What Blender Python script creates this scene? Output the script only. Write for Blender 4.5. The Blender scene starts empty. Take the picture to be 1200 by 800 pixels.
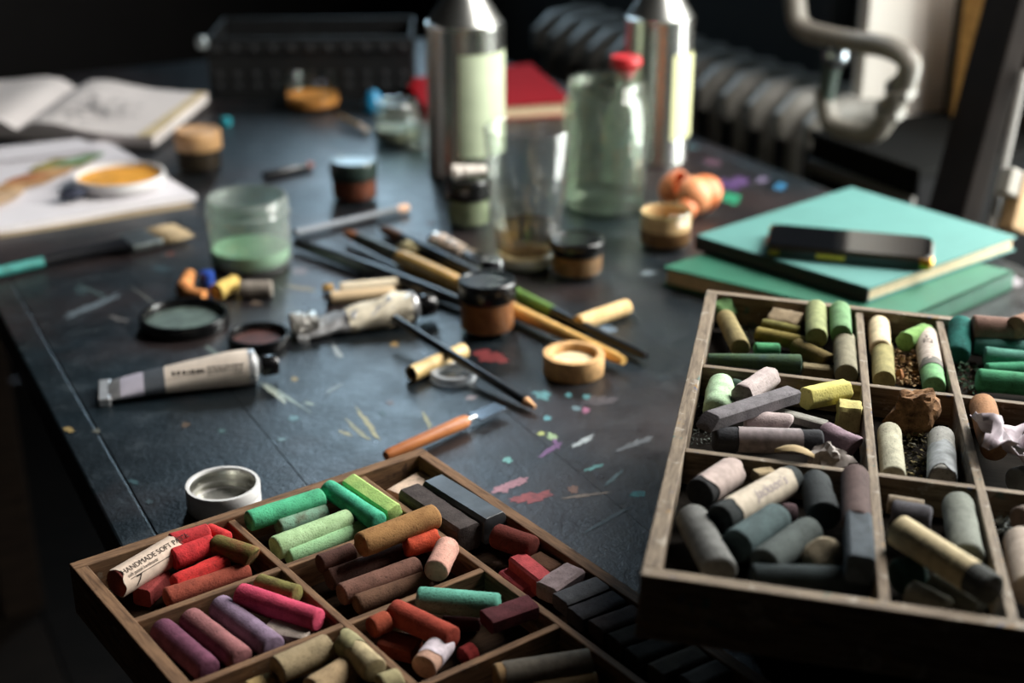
import bpy, bmesh, math, random
from mathutils import Vector, Matrix, noise
random.seed(7)
C = bpy.context.scene.collection
R = math.radians

# ---------------------------------------------------------------- camera, light, exposure
TZ = 0.76                                   # table top above the floor
F, PITCH, H = 1667.0, R(23), 0.42           # focal length in pixels (50 mm), pitch, camera above table
cam = bpy.data.cameras.new('camera'); cam.lens = 50.0; cam.sensor_width = 36.0
cam.clip_start = .02; cam.clip_end = 60
cam.dof.use_dof = True; cam.dof.focus_distance = 0.745; cam.dof.aperture_fstop = 5.0
cam.dof.aperture_blades = 0
camo = bpy.data.objects.new('camera', cam); C.objects.link(camo)
camo.location = (0, 0, TZ + H); camo.rotation_euler = (math.pi/2 - PITCH, 0, 0)
sc = bpy.context.scene; sc.camera = camo
sc.cycles.transparent_max_bounces = 48; sc.cycles.max_bounces = 12   # stacked glass walls
sc.view_settings.view_transform = 'Standard'; sc.view_settings.look = 'None'
sc.view_settings.gamma = 1; sc.view_settings.use_curve_mapping = False
sc.view_settings.exposure = 1.64
w = bpy.data.worlds.new('overcast_sky'); sc.world = w; w.use_nodes = True
w.node_tree.nodes['Background'].inputs[0].default_value = (.62, .74, .9, 1)
w.node_tree.nodes['Background'].inputs[1].default_value = .12

RZ = math.atan2(.465, .885)                  # the table and the room are turned by this much
cr, sr = math.cos(RZ), math.sin(RZ)
def TN(n, t, z=0.0):                         # table frame (across, along, above table top) -> world
    return Vector((n*cr - t*sr, n*sr + t*cr, TZ + z))
def area(name, p, d, sw, sh, power, col):
    l = bpy.data.lights.new(name, 'AREA'); l.shape = 'RECTANGLE'; l.size = sw; l.size_y = sh
    l.energy = power; l.color = col
    o = bpy.data.objects.new(name, l); C.objects.link(o); o.location = p
    o.rotation_euler = d.to_track_quat('-Z', 'Y').to_euler()
WALL_N = 1.30
W1 = (0.34, 1.10, -0.40, 1.30)                # window over the near end of the table: t0, t1, z0, z1
W2 = (0.98, 1.27, 0.30, 1.50)                # window in the back wall: n0, n1, z0, z1
area('daylight_near_window', TN(WALL_N+.085, (W1[0]+W1[1])/2, (W1[2]+W1[3])/2), Vector((-cr, -sr, -.25)), W1[1]-W1[0], W1[3]-W1[2], 33, (1.0, .96, .91))
area('daylight_far_window', TN((W2[0]+W2[1])/2, 2.75+.085, (W2[2]+W2[3])/2), Vector((sr, -cr, -.25)), W2[1]-W2[0], W2[3]-W2[2], 6.2, (.62, .82, 1.0))

# ---------------------------------------------------------------- helpers
def ray(x, y):
    u = (x-600)/F; v = -(y-400)/F
    return Vector((u, math.cos(PITCH)+v*math.sin(PITCH), -math.sin(PITCH)+v*math.cos(PITCH)))
def at(x, y, z=0.0):                         # point of the photograph lying z above the table top
    d = ray(x, y); return Vector((0, 0, TZ+H)) + d*((H-z)/-d.z)
def ztop(p, y):                              # height above the table at which the vertical over p passes row y
    v = -(y-400)/F
    return H + p.y*(v*math.cos(PITCH)-math.sin(PITCH))/(math.cos(PITCH)+v*math.sin(PITCH))
def mpx(p):                                  # metres per pixel at p
    r = p - Vector((0, 0, TZ+H)); return (r.y*math.cos(PITCH)-r.z*math.sin(PITCH))/F
def lin(h):
    if not isinstance(h, str): return tuple(h)+(1,)
    h = h.lstrip('#'); o = []
    for i in (0, 2, 4):
        c = int(h[i:i+2], 16)/255; o.append(c/12.92 if c <= .04045 else ((c+.055)/1.055)**2.4)
    return tuple(o)+(1,)
def tint(c, k): return tuple(min(1, x*k) for x in c[:3])+(1,)

def new_mat(name):
    m = bpy.data.materials.new(name); m.use_nodes = True
    return m, m.node_tree.nodes, m.node_tree.links, m.node_tree.nodes['Principled BSDF']
def noise_node(N, L, scale, detail=4, vec=None, rough=.6, dist=0):
    n = N.new('ShaderNodeTexNoise'); n.inputs['Scale'].default_value = scale; n.inputs['Detail'].default_value = detail
    n.inputs['Roughness'].default_value = rough; n.inputs['Distortion'].default_value = dist
    if vec is not None: L.new(vec, n.inputs['Vector'])
    return n
def ramp(N, L, src, stops):
    r = N.new('ShaderNodeValToRGB'); e = r.color_ramp.elements
    while len(e) < len(stops): e.new(.5)
    for i, (p, c) in enumerate(stops): e[i].position = p; e[i].color = c
    L.new(src, r.inputs[0]); return r
def bump(N, L, src, b, strength=.3, dist=.001):
    n = N.new('ShaderNodeBump'); n.inputs['Strength'].default_value = strength; n.inputs['Distance'].default_value = dist
    L.new(src, n.inputs['Height']); L.new(n.outputs[0], b.inputs['Normal'])
MC = {}
def dull(c, k=.84):                       # dusty pigment: a little greyer
    g = .3*c[0]+.55*c[1]+.15*c[2]; return tuple(g+(x-g)*k for x in c[:3])+(1,)
def chalk(h, h2=None, speck=.5):
    k = ('chalk', h, h2, speck)
    if k in MC: return MC[k]
    m, N, L, b = new_mat('chalk'); c = dull(lin(h)); c2 = dull(lin(h2)) if h2 else tint(c, .62)
    tc = N.new('ShaderNodeTexCoord')
    oi = N.new('ShaderNodeObjectInfo')
    add = N.new('ShaderNodeVectorMath'); add.operation = 'ADD'
    sc_ = N.new('ShaderNodeVectorMath'); sc_.operation = 'SCALE'; sc_.inputs[0].default_value = (3.1, 1.7, 2.3)
    L.new(oi.outputs['Random'], sc_.inputs['Scale'])
    L.new(tc.outputs['Object'], add.inputs[0]); L.new(sc_.outputs[0], add.inputs[1])
    n1 = noise_node(N, L, 130, 5, add.outputs[0]); n2 = noise_node(N, L, 900, 3, add.outputs[0])
    r1 = ramp(N, L, n1.outputs['Fac'], [(.30, c2), (.58, c), (.8, tint(c, 1.22))])
    dk = ramp(N, L, n2.outputs['Fac'], [(.30, (speck, speck, speck, 1)), (.42, (1, 1, 1, 1))])
    mx = N.new('ShaderNodeMixRGB'); mx.blend_type = 'MULTIPLY'; mx.inputs[0].default_value = 1
    L.new(r1.outputs[0], mx.inputs[1]); L.new(dk.outputs[0], mx.inputs[2]); L.new(mx.outputs[0], b.inputs['Base Color'])
    b.inputs['Roughness'].default_value = .92; b.inputs['Specular IOR Level'].default_value = .2
    bump(N, L, n2.outputs['Fac'], b, .45, .0008)
    MC[k] = m; return m
def paint(h, rough=.5, metal=0.0, var=.12, scale=60, spec=.5, bumpy=0, coat=0):
    k = ('paint', h, rough, metal, var, scale, spec, bumpy, coat)
    if k in MC: return MC[k]
    m, N, L, b = new_mat('surface'); c = lin(h)
    tc = N.new('ShaderNodeTexCoord'); n = noise_node(N, L, scale, 5, tc.outputs['Object'])
    r = ramp(N, L, n.outputs['Fac'], [(.3, tint(c, 1-var)), (.7, tint(c, 1+var))])
    L.new(r.outputs[0], b.inputs['Base Color']); b.inputs['Roughness'].default_value = rough
    b.inputs['Metallic'].default_value = metal; b.inputs['Specular IOR Level'].default_value = spec
    b.inputs['Coat Weight'].default_value = coat
    if bumpy: bump(N, L, n.outputs['Fac'], b, bumpy, .001)
    MC[k] = m; return m
def thin_glass(h='#ffffff', refl=1.0, haze=0.0):
    k = ('glass', h, refl, haze)
    if k in MC: return MC[k]
    m, N, L, b = new_mat('clear_glass'); out = N['Material Output']; N.remove(b)
    tr = N.new('ShaderNodeBsdfTransparent'); tr.inputs[0].default_value = lin(h)
    gl = N.new('ShaderNodeBsdfGlossy'); gl.inputs['Roughness'].default_value = .06
    fr = N.new('ShaderNodeLayerWeight'); fr.inputs[0].default_value = .5
    pw = N.new('ShaderNodeMath'); pw.operation = 'POWER'; pw.inputs[1].default_value = 4.0; L.new(fr.outputs['Facing'], pw.inputs[0])
    mu = N.new('ShaderNodeMath'); mu.operation = 'MULTIPLY_ADD'; mu.inputs[1].default_value = .55*min(refl, 1.3); mu.inputs[2].default_value = .035*refl
    mu.use_clamp = True; L.new(pw.outputs[0], mu.inputs[0])
    mx = N.new('ShaderNodeMixShader'); L.new(mu.outputs[0], mx.inputs[0]); L.new(tr.outputs[0], mx.inputs[1]); L.new(gl.outputs[0], mx.inputs[2])
    last = mx
    if haze:
        df = N.new('ShaderNodeBsdfDiffuse'); df.inputs[0].default_value = lin(h)
        m2 = N.new('ShaderNodeMixShader'); m2.inputs[0].default_value = haze
        L.new(mx.outputs[0], m2.inputs[1]); L.new(df.outputs[0], m2.inputs[2]); last = m2
    L.new(last.outputs[0], out.inputs[0]); MC[k] = m; return m
def wood(h, h2, stain=None, scale=90, rough=.75, spec=.25):
    k = ('wood', h, h2, stain, scale, rough, spec)
    if k in MC: return MC[k]
    m, N, L, b = new_mat('wood'); tc = N.new('ShaderNodeTexCoord')
    mp = N.new('ShaderNodeMapping'); mp.inputs['Scale'].default_value = (.12, 1, 1); L.new(tc.outputs['Object'], mp.inputs[0])
    n1 = noise_node(N, L, scale*4, 5, mp.outputs[0], .65, .6); n2 = noise_node(N, L, 40, 3, tc.outputs['Object'])
    r1 = ramp(N, L, n1.outputs['Fac'], [(.32, lin(h2)), (.62, lin(h))])
    last = r1
    if stain:
        for i, (sh, lo) in enumerate(stain):
            n3 = noise_node(N, L, 48+13*i, 4, tc.outputs['Object'], .7); 
            f = ramp(N, L, n3.outputs['Fac'], [(lo, (0, 0, 0, 1)), (lo+.06, (.75, .75, .75, 1))])
            mx = N.new('ShaderNodeMixRGB'); L.new(f.outputs[0], mx.inputs[0]); L.new(last.outputs[0], mx.inputs[1]); mx.inputs[2].default_value = lin(sh); last = mx
    L.new(last.outputs[0], b.inputs['Base Color']); b.inputs['Roughness'].default_value = rough
    b.inputs['Specular IOR Level'].default_value = spec
    bump(N, L, n1.outputs['Fac'], b, .35, .0006); MC[k] = m; return m

def tag(o, label=None, cat=None, group=None, kind=None):
    if label: o['label'] = label
    if cat: o['category'] = cat
    if group: o['group'] = group
    if kind: o['kind'] = kind
    return o
def mesh_obj(name, V, Fc, mat, parent=None, smooth=True, sharp=40, mats=None, midx=None):
    me = bpy.data.meshes.new(name); me.from_pydata([tuple(v) for v in V], [], Fc); me.update()
    for m in (mats or [mat]): me.materials.append(m)
    if midx: me.polygons.foreach_set('material_index', midx)
    if smooth:
        me.polygons.foreach_set('use_smooth', [True]*len(me.polygons))
        if sharp: me.set_sharp_from_angle(angle=R(sharp))
    o = bpy.data.objects.new(name, me); C.objects.link(o)
    if parent is not None: o.parent = parent
    return o
def empty(name, loc=(0, 0, 0), rz=0.0, mat=None):
    o = bpy.data.objects.new(name, None); C.objects.link(o); o.empty_display_size = .01
    if mat is not None: o.matrix_world = mat
    else: o.location = loc; o.rotation_euler = (0, 0, rz)
    return o
class MB:
    def __init__(s): s.v = []; s.f = []; s.m = []; s.boxy = False
    def add(s, V, Fc, mi=0):
        k = len(s.v); s.v += [Vector(v) for v in V]; s.f += [tuple(i+k for i in f) for f in Fc]; s.m += [mi]*len(Fc); return s
    def box(s, x0, x1, y0, y1, z0, z1, bev=0.0, mi=0):
        s.boxy = True; bm = bmesh.new(); bmesh.ops.create_cube(bm, size=1)
        for v in bm.verts: v.co = Vector(((x0+x1)/2+v.co.x*(x1-x0), (y0+y1)/2+v.co.y*(y1-y0), (z0+z1)/2+v.co.z*(z1-z0)))
        if bev: bmesh.ops.bevel(bm, geom=bm.edges[:], offset=bev, segments=2, affect='EDGES', profile=.5)
        bm.verts.index_update(); s.add([v.co.copy() for v in bm.verts], [[v.index for v in f.verts] for f in bm.faces], mi); bm.free(); return s
    def lathe(s, prof, n=40, cx=0, cy=0, mi=0, mod=None, caps=True):
        V = []; Fc = []
        for (r, z) in prof:
            for i in range(n):
                a = 2*math.pi*i/n; rr = r*(mod(i, z) if mod else 1); V.append((cx+rr*math.cos(a), cy+rr*math.sin(a), z))
        for j in range(len(prof)-1):
            for i in range(n): Fc.append((j*n+i, j*n+(i+1) % n, (j+1)*n+(i+1) % n, (j+1)*n+i))
        if caps and prof[0][0] > 1e-6: Fc.append(tuple(range(n-1, -1, -1)))
        if caps and prof[-1][0] > 1e-6: Fc.append(tuple((len(prof)-1)*n+i for i in range(n)))
        return s.add(V, Fc, mi)
    def tube(s, pts, rad, n=14, mi=0):
        pts = [Vector(p) for p in pts]
        if not isinstance(rad, (list, tuple)): rad = [rad]*len(pts)
        V = []; Fc = []; up = None
        for i, p in enumerate(pts):
            d = (pts[min(i+1, len(pts)-1)]-pts[max(i-1, 0)]).normalized()
            if up is None: up = Vector((0, 0, 1)) if abs(d.z) < .9 else Vector((1, 0, 0))
            a = d.cross(up).normalized(); up = a.cross(d).normalized()
            for k in range(n):
                t = 2*math.pi*k/n; V.append(p+(a*math.cos(t)+up*math.sin(t))*rad[i])
        for i in range(len(pts)-1):
            for k in range(n): Fc.append((i*n+k, i*n+(k+1) % n, (i+1)*n+(k+1) % n, (i+1)*n+k))
        Fc.append(tuple(range(n-1, -1, -1))); Fc.append(tuple((len(pts)-1)*n+k for k in range(n)))
        return s.add(V, Fc, mi)
    def build(s, name, mat, parent=None, sharp=40, mats=None):
        if s.boxy and sharp == 40: sharp = 10
        return mesh_obj(name, s.v, s.f, mat, parent, True, sharp, mats, s.m if mats else None)
def axis_matrix(p1, p2, roll=0.0, up=None):
    c = (p1+p2)/2; x = (p2-p1).normalized(); u = up or Vector((0, 0, 1))
    y = u.cross(x).normalized(); z = x.cross(y)
    M = Matrix((x, y, z)).transposed().to_4x4(); M.translation = c
    return M @ Matrix.Rotation(roll, 4, 'X')

# a stick of pastel or charcoal lying along local X
def stick_mesh(L, ry, rz, shape='round', seed=0, e=.45, amp=.05, taper=1.0, cut=(0, 0), n=24):
    st = []
    rm = min(ry, rz)
    for a, b_ in ((0, .62), (.18, .82), (.5, .96), (1.0, 1.0)): st.append((-L/2+a*e*rm, 1-(1-b_)*min(1, e*2)))
    k = 7
    for i in range(1, k): st.append((-L/2+e*rm+(L-2*e*rm)*i/k, 1.0))
    for a, b_ in ((1.0, 1.0), (.5, .96), (.18, .82), (0, .62)): st.append((L/2-a*e*rm, 1-(1-b_)*min(1, e*2)))
    V = []; Fc = []; off = Vector((seed*3.17, seed*1.31, seed*.77))
    for (x, s) in st:
        tp = 1+(taper-1)*(x/L+.5)
        for i in range(n):
            t = 2*math.pi*(i+.5)/n; c, q = math.cos(t), math.sin(t)
            if shape == 'round': f = 1.0
            elif shape == 'square': f = 1/((abs(c)**9+abs(q)**9)**(1/9)) 
            elif shape == 'hex':
                aa = (t % (math.pi/3))-math.pi/6; f = .9/math.cos(aa)*.98
            else: f = 1.0
            p = Vector((x, c*ry*f*s*tp, q*rz*f*s*tp))
            nz = noise.noise(p*95+off)*amp+noise.noise(p*300+off)*amp*.6
            p.y *= 1+nz; p.z *= 1+nz
            if x < 0 and cut[0]: p.x += cut[0]*p.z*(-2*x/L)**6
            if x > 0 and cut[1]: p.x += cut[1]*p.z*(2*x/L)**6
            p.x += noise.noise(p*260+off*2)*amp*rm*1.6*(abs(2*x/L)**8)
            V.append(p)
    for j in range(len(st)-1):
        for i in range(n): Fc.append((j*n+i, j*n+(i+1) % n, (j+1)*n+(i+1) % n, (j+1)*n+i))
    V.append(Vector((-L/2+noise.noise(off)*.0004, 0, 0))); V.append(Vector((L/2, 0, 0))); a, b_ = len(V)-2, len(V)-1
    for i in range(n):
        Fc.append((a, (i+1) % n, i)); Fc.append((b_, (len(st)-1)*n+i, (len(st)-1)*n+(i+1) % n))
    Fc = [tuple(reversed(f)) for f in Fc]
    return V, Fc
SEED = [0]
def stick(name, label, p1, p2, ry, mat, shape='round', rz=None, group=None, cat='pastel', roll=0, up=None, **kw):
    SEED[0] += 1
    V, Fc = stick_mesh((p2-p1).length, ry, rz or ry, shape, SEED[0], **kw)
    o = mesh_obj(name, V, Fc, mat, None, True, 35); o.matrix_world = axis_matrix(p1, p2, roll, up)
    return tag(o, label, cat, group)
def girth(o): return max(math.hypot(v.co.y, v.co.z) for v in o.data.vertices)
def wrap_paper(o, L, r, f0, f1, mat, ragged=.0, name='paper_wrapper', n=28, ry=None):
    V = []; Fc = []; k = 5; r = girth(o)
    x0, x1 = -L/2+L*f0, -L/2+L*f1
    for j in range(k+1):
        for i in range(n):
            t = 2*math.pi*i/n; x = x0+(x1-x0)*j/k
            if j in (0, k): x += ragged*noise.noise(Vector((math.cos(t)*1.5, math.sin(t)*1.5, j+SEED[0]*1.7)))
            rr = r*(1.022+.012*noise.noise(Vector((x*200, t*2, SEED[0])))); V.append((x, math.cos(t)*rr, math.sin(t)*rr))
    for j in range(k):
        for i in range(n): Fc.append((j*n+i, (j+1)*n+i, (j+1)*n+(i+1) % n, j*n+(i+1) % n))
    return mesh_obj(name, V, Fc, mat, o)
def wrap_text(o, txt, size, r, x0, tshift, mat, flip=False, name='printed_label', scalex=1.0, font_shear=0):
    r = girth(o)*1.045; cu = bpy.data.curves.new('lettering', 'FONT'); cu.body = txt; cu.size = size; cu.shear = font_shear
    cu.resolution_u = 3; cu.align_y = 'CENTER'
    to = bpy.data.objects.new('lettering', cu); C.objects.link(to)
    me = bpy.data.meshes.new_from_object(to, depsgraph=bpy.context.evaluated_depsgraph_get())
    C.objects.unlink(to); bpy.data.objects.remove(to)
    bm = bmesh.new(); bm.from_mesh(me)
    bmesh.ops.subdivide_edges(bm, edges=[e for e in bm.edges if e.calc_length() > size*.3], cuts=1)
    bmesh.ops.triangulate(bm, faces=bm.faces[:])
    c = (Vector((0, 0, TZ+H))-o.matrix_world.translation); lc = o.matrix_world.to_3x3().inverted() @ c
    th0 = math.atan2(lc.y, lc.z)+tshift
    for v in bm.verts:
        x, y = v.co.x*scalex, v.co.y
        if flip: x, y = -x, -y
        th = th0+y/r; v.co = Vector((x0+x, math.sin(th)*r, math.cos(th)*r))
    bm.to_mesh(me); bm.free(); me.materials.clear(); me.materials.append(mat)
    t = bpy.data.objects.new(name, me); C.objects.link(t); t.parent = next((k for k in o.children if k.name.startswith('paper_')), o); return t
def chunk(name, label, p, sx, sy, sz, mat, rot=0, seed=0, amp=.35, group=None, cat='pastel', freq=1.6, sub=3, up=None, flat=6):
    bm = bmesh.new(); bmesh.ops.create_icosphere(bm, subdivisions=sub, radius=1)
    rnd = random.Random(seed); planes = []
    for i in range(flat):
        d = Vector((rnd.uniform(-1, 1), rnd.uniform(-1, 1), rnd.uniform(-1, 1))).normalized(); planes.append((d, rnd.uniform(.62, .85)))
    for v in bm.verts:
        q = v.co.copy()
        for d, k in planes:
            s = q.dot(d)
            if s > k: q -= d*(s-k)
        q *= 1+amp*.5*noise.noise(q*freq+Vector((seed, seed*.3, 0)))+amp*.22*noise.noise(q*freq*3.5+Vector((seed, 0, seed)))
        v.co = Vector((q.x*sx, q.y*sy, q.z*sz))
    bm.verts.index_update()
    o = mesh_obj(name, [v.co.copy() for v in bm.verts], [[v.index for v in f.verts] for f in bm.faces], mat, None, True, 28); bm.free()
    o.location = p; o.rotation_euler = (0, 0, rot)
    return tag(o, label, cat, group)
def crumbs(name, label, pts, smin, smax, mats, group=None, cat='debris', parent=None):
    mb = MB()
    for p in pts:
        s = random.uniform(smin, smax); V = [Vector((random.uniform(-1, 1), random.uniform(-1, 1), random.uniform(-.7, .7))).normalized()*s for _ in range(4)]
        mb.add([p+v for v in V], [(0, 1, 2), (0, 2, 3), (0, 3, 1), (1, 3, 2)], random.randrange(len(mats)))
    o = mb.build(name, mats[0], parent, 20, mats); o['kind'] = 'stuff'
    return tag(o, label, cat, group)

# ---------------------------------------------------------------- the room
dark_wall = paint('#191818', .9, var=.2, scale=6, spec=.2, bumpy=.2)
pale_wall = paint('#3a3835', .9, var=.08, scale=9, spec=.2, bumpy=.2)
def structure(name, mb, mat, **kw):
    o = mb.build(name, mat, None, 30, kw.get('mats')); o.rotation_euler = (0, 0, RZ); o.location = (0, 0, TZ); o['kind'] = 'structure'; return o
FZ = -TZ; N0, N1, T0, T1, CZ = -1.7, WALL_N, -1.7, 2.75, 1.85
fl = empty('floor', (0, 0, TZ), RZ); fl['kind'] = 'structure'
boardm = [wood('#2c241e', '#15110e', scale=20), wood('#332820', '#18130f', scale=20), wood('#261f1a', '#120e0c', scale=20)]
nb = 22; bw = (N1-N0)/nb
for i in range(nb):
    mb = MB(); mb.box(-bw/2+.0015, bw/2-.0015, T0, T1, FZ-.03, FZ, .002)
    b = mb.build('floorboard', boardm[i % 3], fl); b.location = (N0+bw*(i+.5), 0, 0)
structure('ceiling', MB().box(N0-.1, N1+.1, T0-.1, T1+.1, CZ, CZ+.1), paint('#1d1c1b', .9, spec=.2))
structure('wall_left', MB().box(N0-.1, N0, T0-.1, T1+.1, FZ, CZ), dark_wall)
structure('wall_back', MB().box(N0, W2[0], T1, T1+.1, FZ, CZ).box(W2[1], N1, T1, T1+.1, FZ, CZ).box(W2[0], W2[1], T1, T1+.1, FZ, W2[2]).box(W2[0], W2[1], T1, T1+.1, W2[3], CZ), dark_wall)
structure('wall_front', MB().box(N0, N1, T0-.1, T0, FZ, CZ), dark_wall)
mb = MB(); th = .12
def wall_strip(t0, t1, z0, z1): mb.box(N1, N1+th, t0, t1, z0, z1)
wall_strip(T0-.1, W1[0], FZ, CZ); wall_strip(W1[1], T1+.1, FZ, CZ); wall_strip(W1[0], W1[1], FZ, W1[2]); wall_strip(W1[0], W1[1], W1[3], CZ)
structure('wall_right', mb, pale_wall)
wf = wood('#3a2c22', '#1d1510', scale=30)
for i, W in enumerate((W1, W2)):
    wn = empty('window_%d' % (i+1), TN(N1+.05, (W[0]+W[1])/2, W[2]) if i == 0 else TN((W[0]+W[1])/2, T1+.05, W[2]), RZ+(0 if i == 0 else R(90))); wn['kind'] = 'structure'
    hw = (W[1]-W[0])/2; hh = W[3]-W[2]
    MB().box(-.03, .03, -hw, -hw+.045, 0, hh).box(-.03, .03, hw-.045, hw, 0, hh).box(-.03, .03, -hw+.045, hw-.045, 0, .05).box(-.03, .03, -hw+.045, hw-.045, hh-.05, hh).build('window_frame', wf, wn)
    MB().box(-.018, .018, -.018, .018, .05, hh-.05).build('mullion', wf, wn)
    for s in (-1, 1):
        g = MB().box(-.002, .002, min(s*.018, s*(hw-.045)), max(s*.018, s*(hw-.045)), .05, hh-.05).build('pane', thin_glass('#f4f8f8', .8), wn)
    MB().box(-.17, -.03, -hw-.02, hw+.02, -.03, 0, .004).build('window_sill', wf, wn)

# ---------------------------------------------------------------- the table
def table_material():
    m, N, L, b = new_mat('old_black_paint'); tc = N.new('ShaderNodeTexCoord'); v = tc.outputs['Object']
    n1 = noise_node(N, L, 7, 6, v, .65); n2 = noise_node(N, L, 45, 6, v, .7); n3 = noise_node(N, L, 260, 4, v, .7)
    r1 = ramp(N, L, n1.outputs['Fac'], [(.30, lin('#080c0f')), (.52, lin('#0d1418')), (.72, lin('#172127'))])
    wear = ramp(N, L, n2.outputs['Fac'], [(.56, (0, 0, 0, 1)), (.74, (.40, .40, .40, 1))])
    mx = N.new('ShaderNodeMixRGB'); L.new(wear.outputs[0], mx.inputs[0]); L.new(r1.outputs[0], mx.inputs[1]); mx.inputs[2].default_value = lin('#3a4145')
    # brownish rubbed patch
    n5 = noise_node(N, L, 4.2, 4, v, .6); f5 = ramp(N, L, n5.outputs['Fac'], [(.47, (0, 0, 0, 1)), (.62, (.7, .7, .7, 1))])
    mb_ = N.new('ShaderNodeMixRGB'); L.new(f5.outputs[0], mb_.inputs[0]); L.new(mx.outputs[0], mb_.inputs[1]); mb_.inputs[2].default_value = lin('#2f2524')
    last = mb_
    for ang, sc_, lo in ((.5, 34, .71), (-.9, 30, .725), (1.35, 44, .72)):      # scratches along three directions
        mp = N.new('ShaderNodeMapping'); mp.inputs['Rotation'].default_value = (0, 0, ang); mp.inputs['Scale'].default_value = (.06, 1.9, 1); L.new(v, mp.inputs[0])
        ns = noise_node(N, L, sc_*4, 3, mp.outputs[0], .55, .15); f = ramp(N, L, ns.outputs['Fac'], [(lo, (0, 0, 0, 1)), (lo+.05, (.5, .5, .5, 1))])
        m2 = N.new('ShaderNodeMixRGB'); L.new(f.outputs[0], m2.inputs[0]); L.new(last.outputs[0], m2.inputs[1]); m2.inputs[2].default_value = lin('#6b7679'); last = m2
    L.new(last.outputs[0], b.inputs['Base Color'])
    rr = ramp(N, L, n2.outputs['Fac'], [(.3, (.27, .27, .27, 1)), (.75, (.44, .44, .44, 1))]); L.new(rr.outputs[0], b.inputs['Roughness'])
    b.inputs['Specular IOR Level'].default_value = .48
    ad = N.new('ShaderNodeMath'); ad.operation = 'ADD'; L.new(n2.outputs['Fac'], ad.inputs[0]); L.new(n3.outputs['Fac'], ad.inputs[1])
    bump(N, L, ad.outputs[0], b, .30, .0012); return m
tmat = table_material()
tb = tag(empty('work_table', (0, 0, 0), RZ), 'dark blue-black painted work table with scratches and paint spots under all the art things', 'table')
TN0, TN1, TT0, TT1 = .127, .927, .25, 1.98
edge = .022
cuts = [TN0+edge, .245, .40, .555, .71, .86, TN1-edge]
for a, c_ in zip(cuts[:-1], cuts[1:]):
    MB().box(a+.00008, c_-.00008, TT0, TT1, TZ-.03, TZ, .00025).build('plank', tmat, tb)
for a, c_ in ((TN0, TN0+edge), (TN1-edge, TN1)):
    MB().box(a, c_-.0001, TT0, TT1, TZ-.032, TZ-.0003, .0018).build('edge_strip', tmat, tb)
for n_ in (TN0+.06, TN1-.06):
    for t_ in (TT0+.06, TT1-.06): MB().box(n_-.03, n_+.03, t_-.03, t_+.03, 0, TZ-.11, .004).build('leg', wf, tb)
for n_ in (TN0+.05, TN1-.05): MB().box(n_-.012, n_+.012, TT0+.09, TT1-.09, TZ-.11, TZ-.032).build('apron', wf, tb)
for t_ in (TT0+.05, TT1-.05): MB().box(TN0+.038, TN1-.038, t_-.012, t_+.012, TZ-.11, TZ-.032).build('apron', wf, tb)
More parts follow.
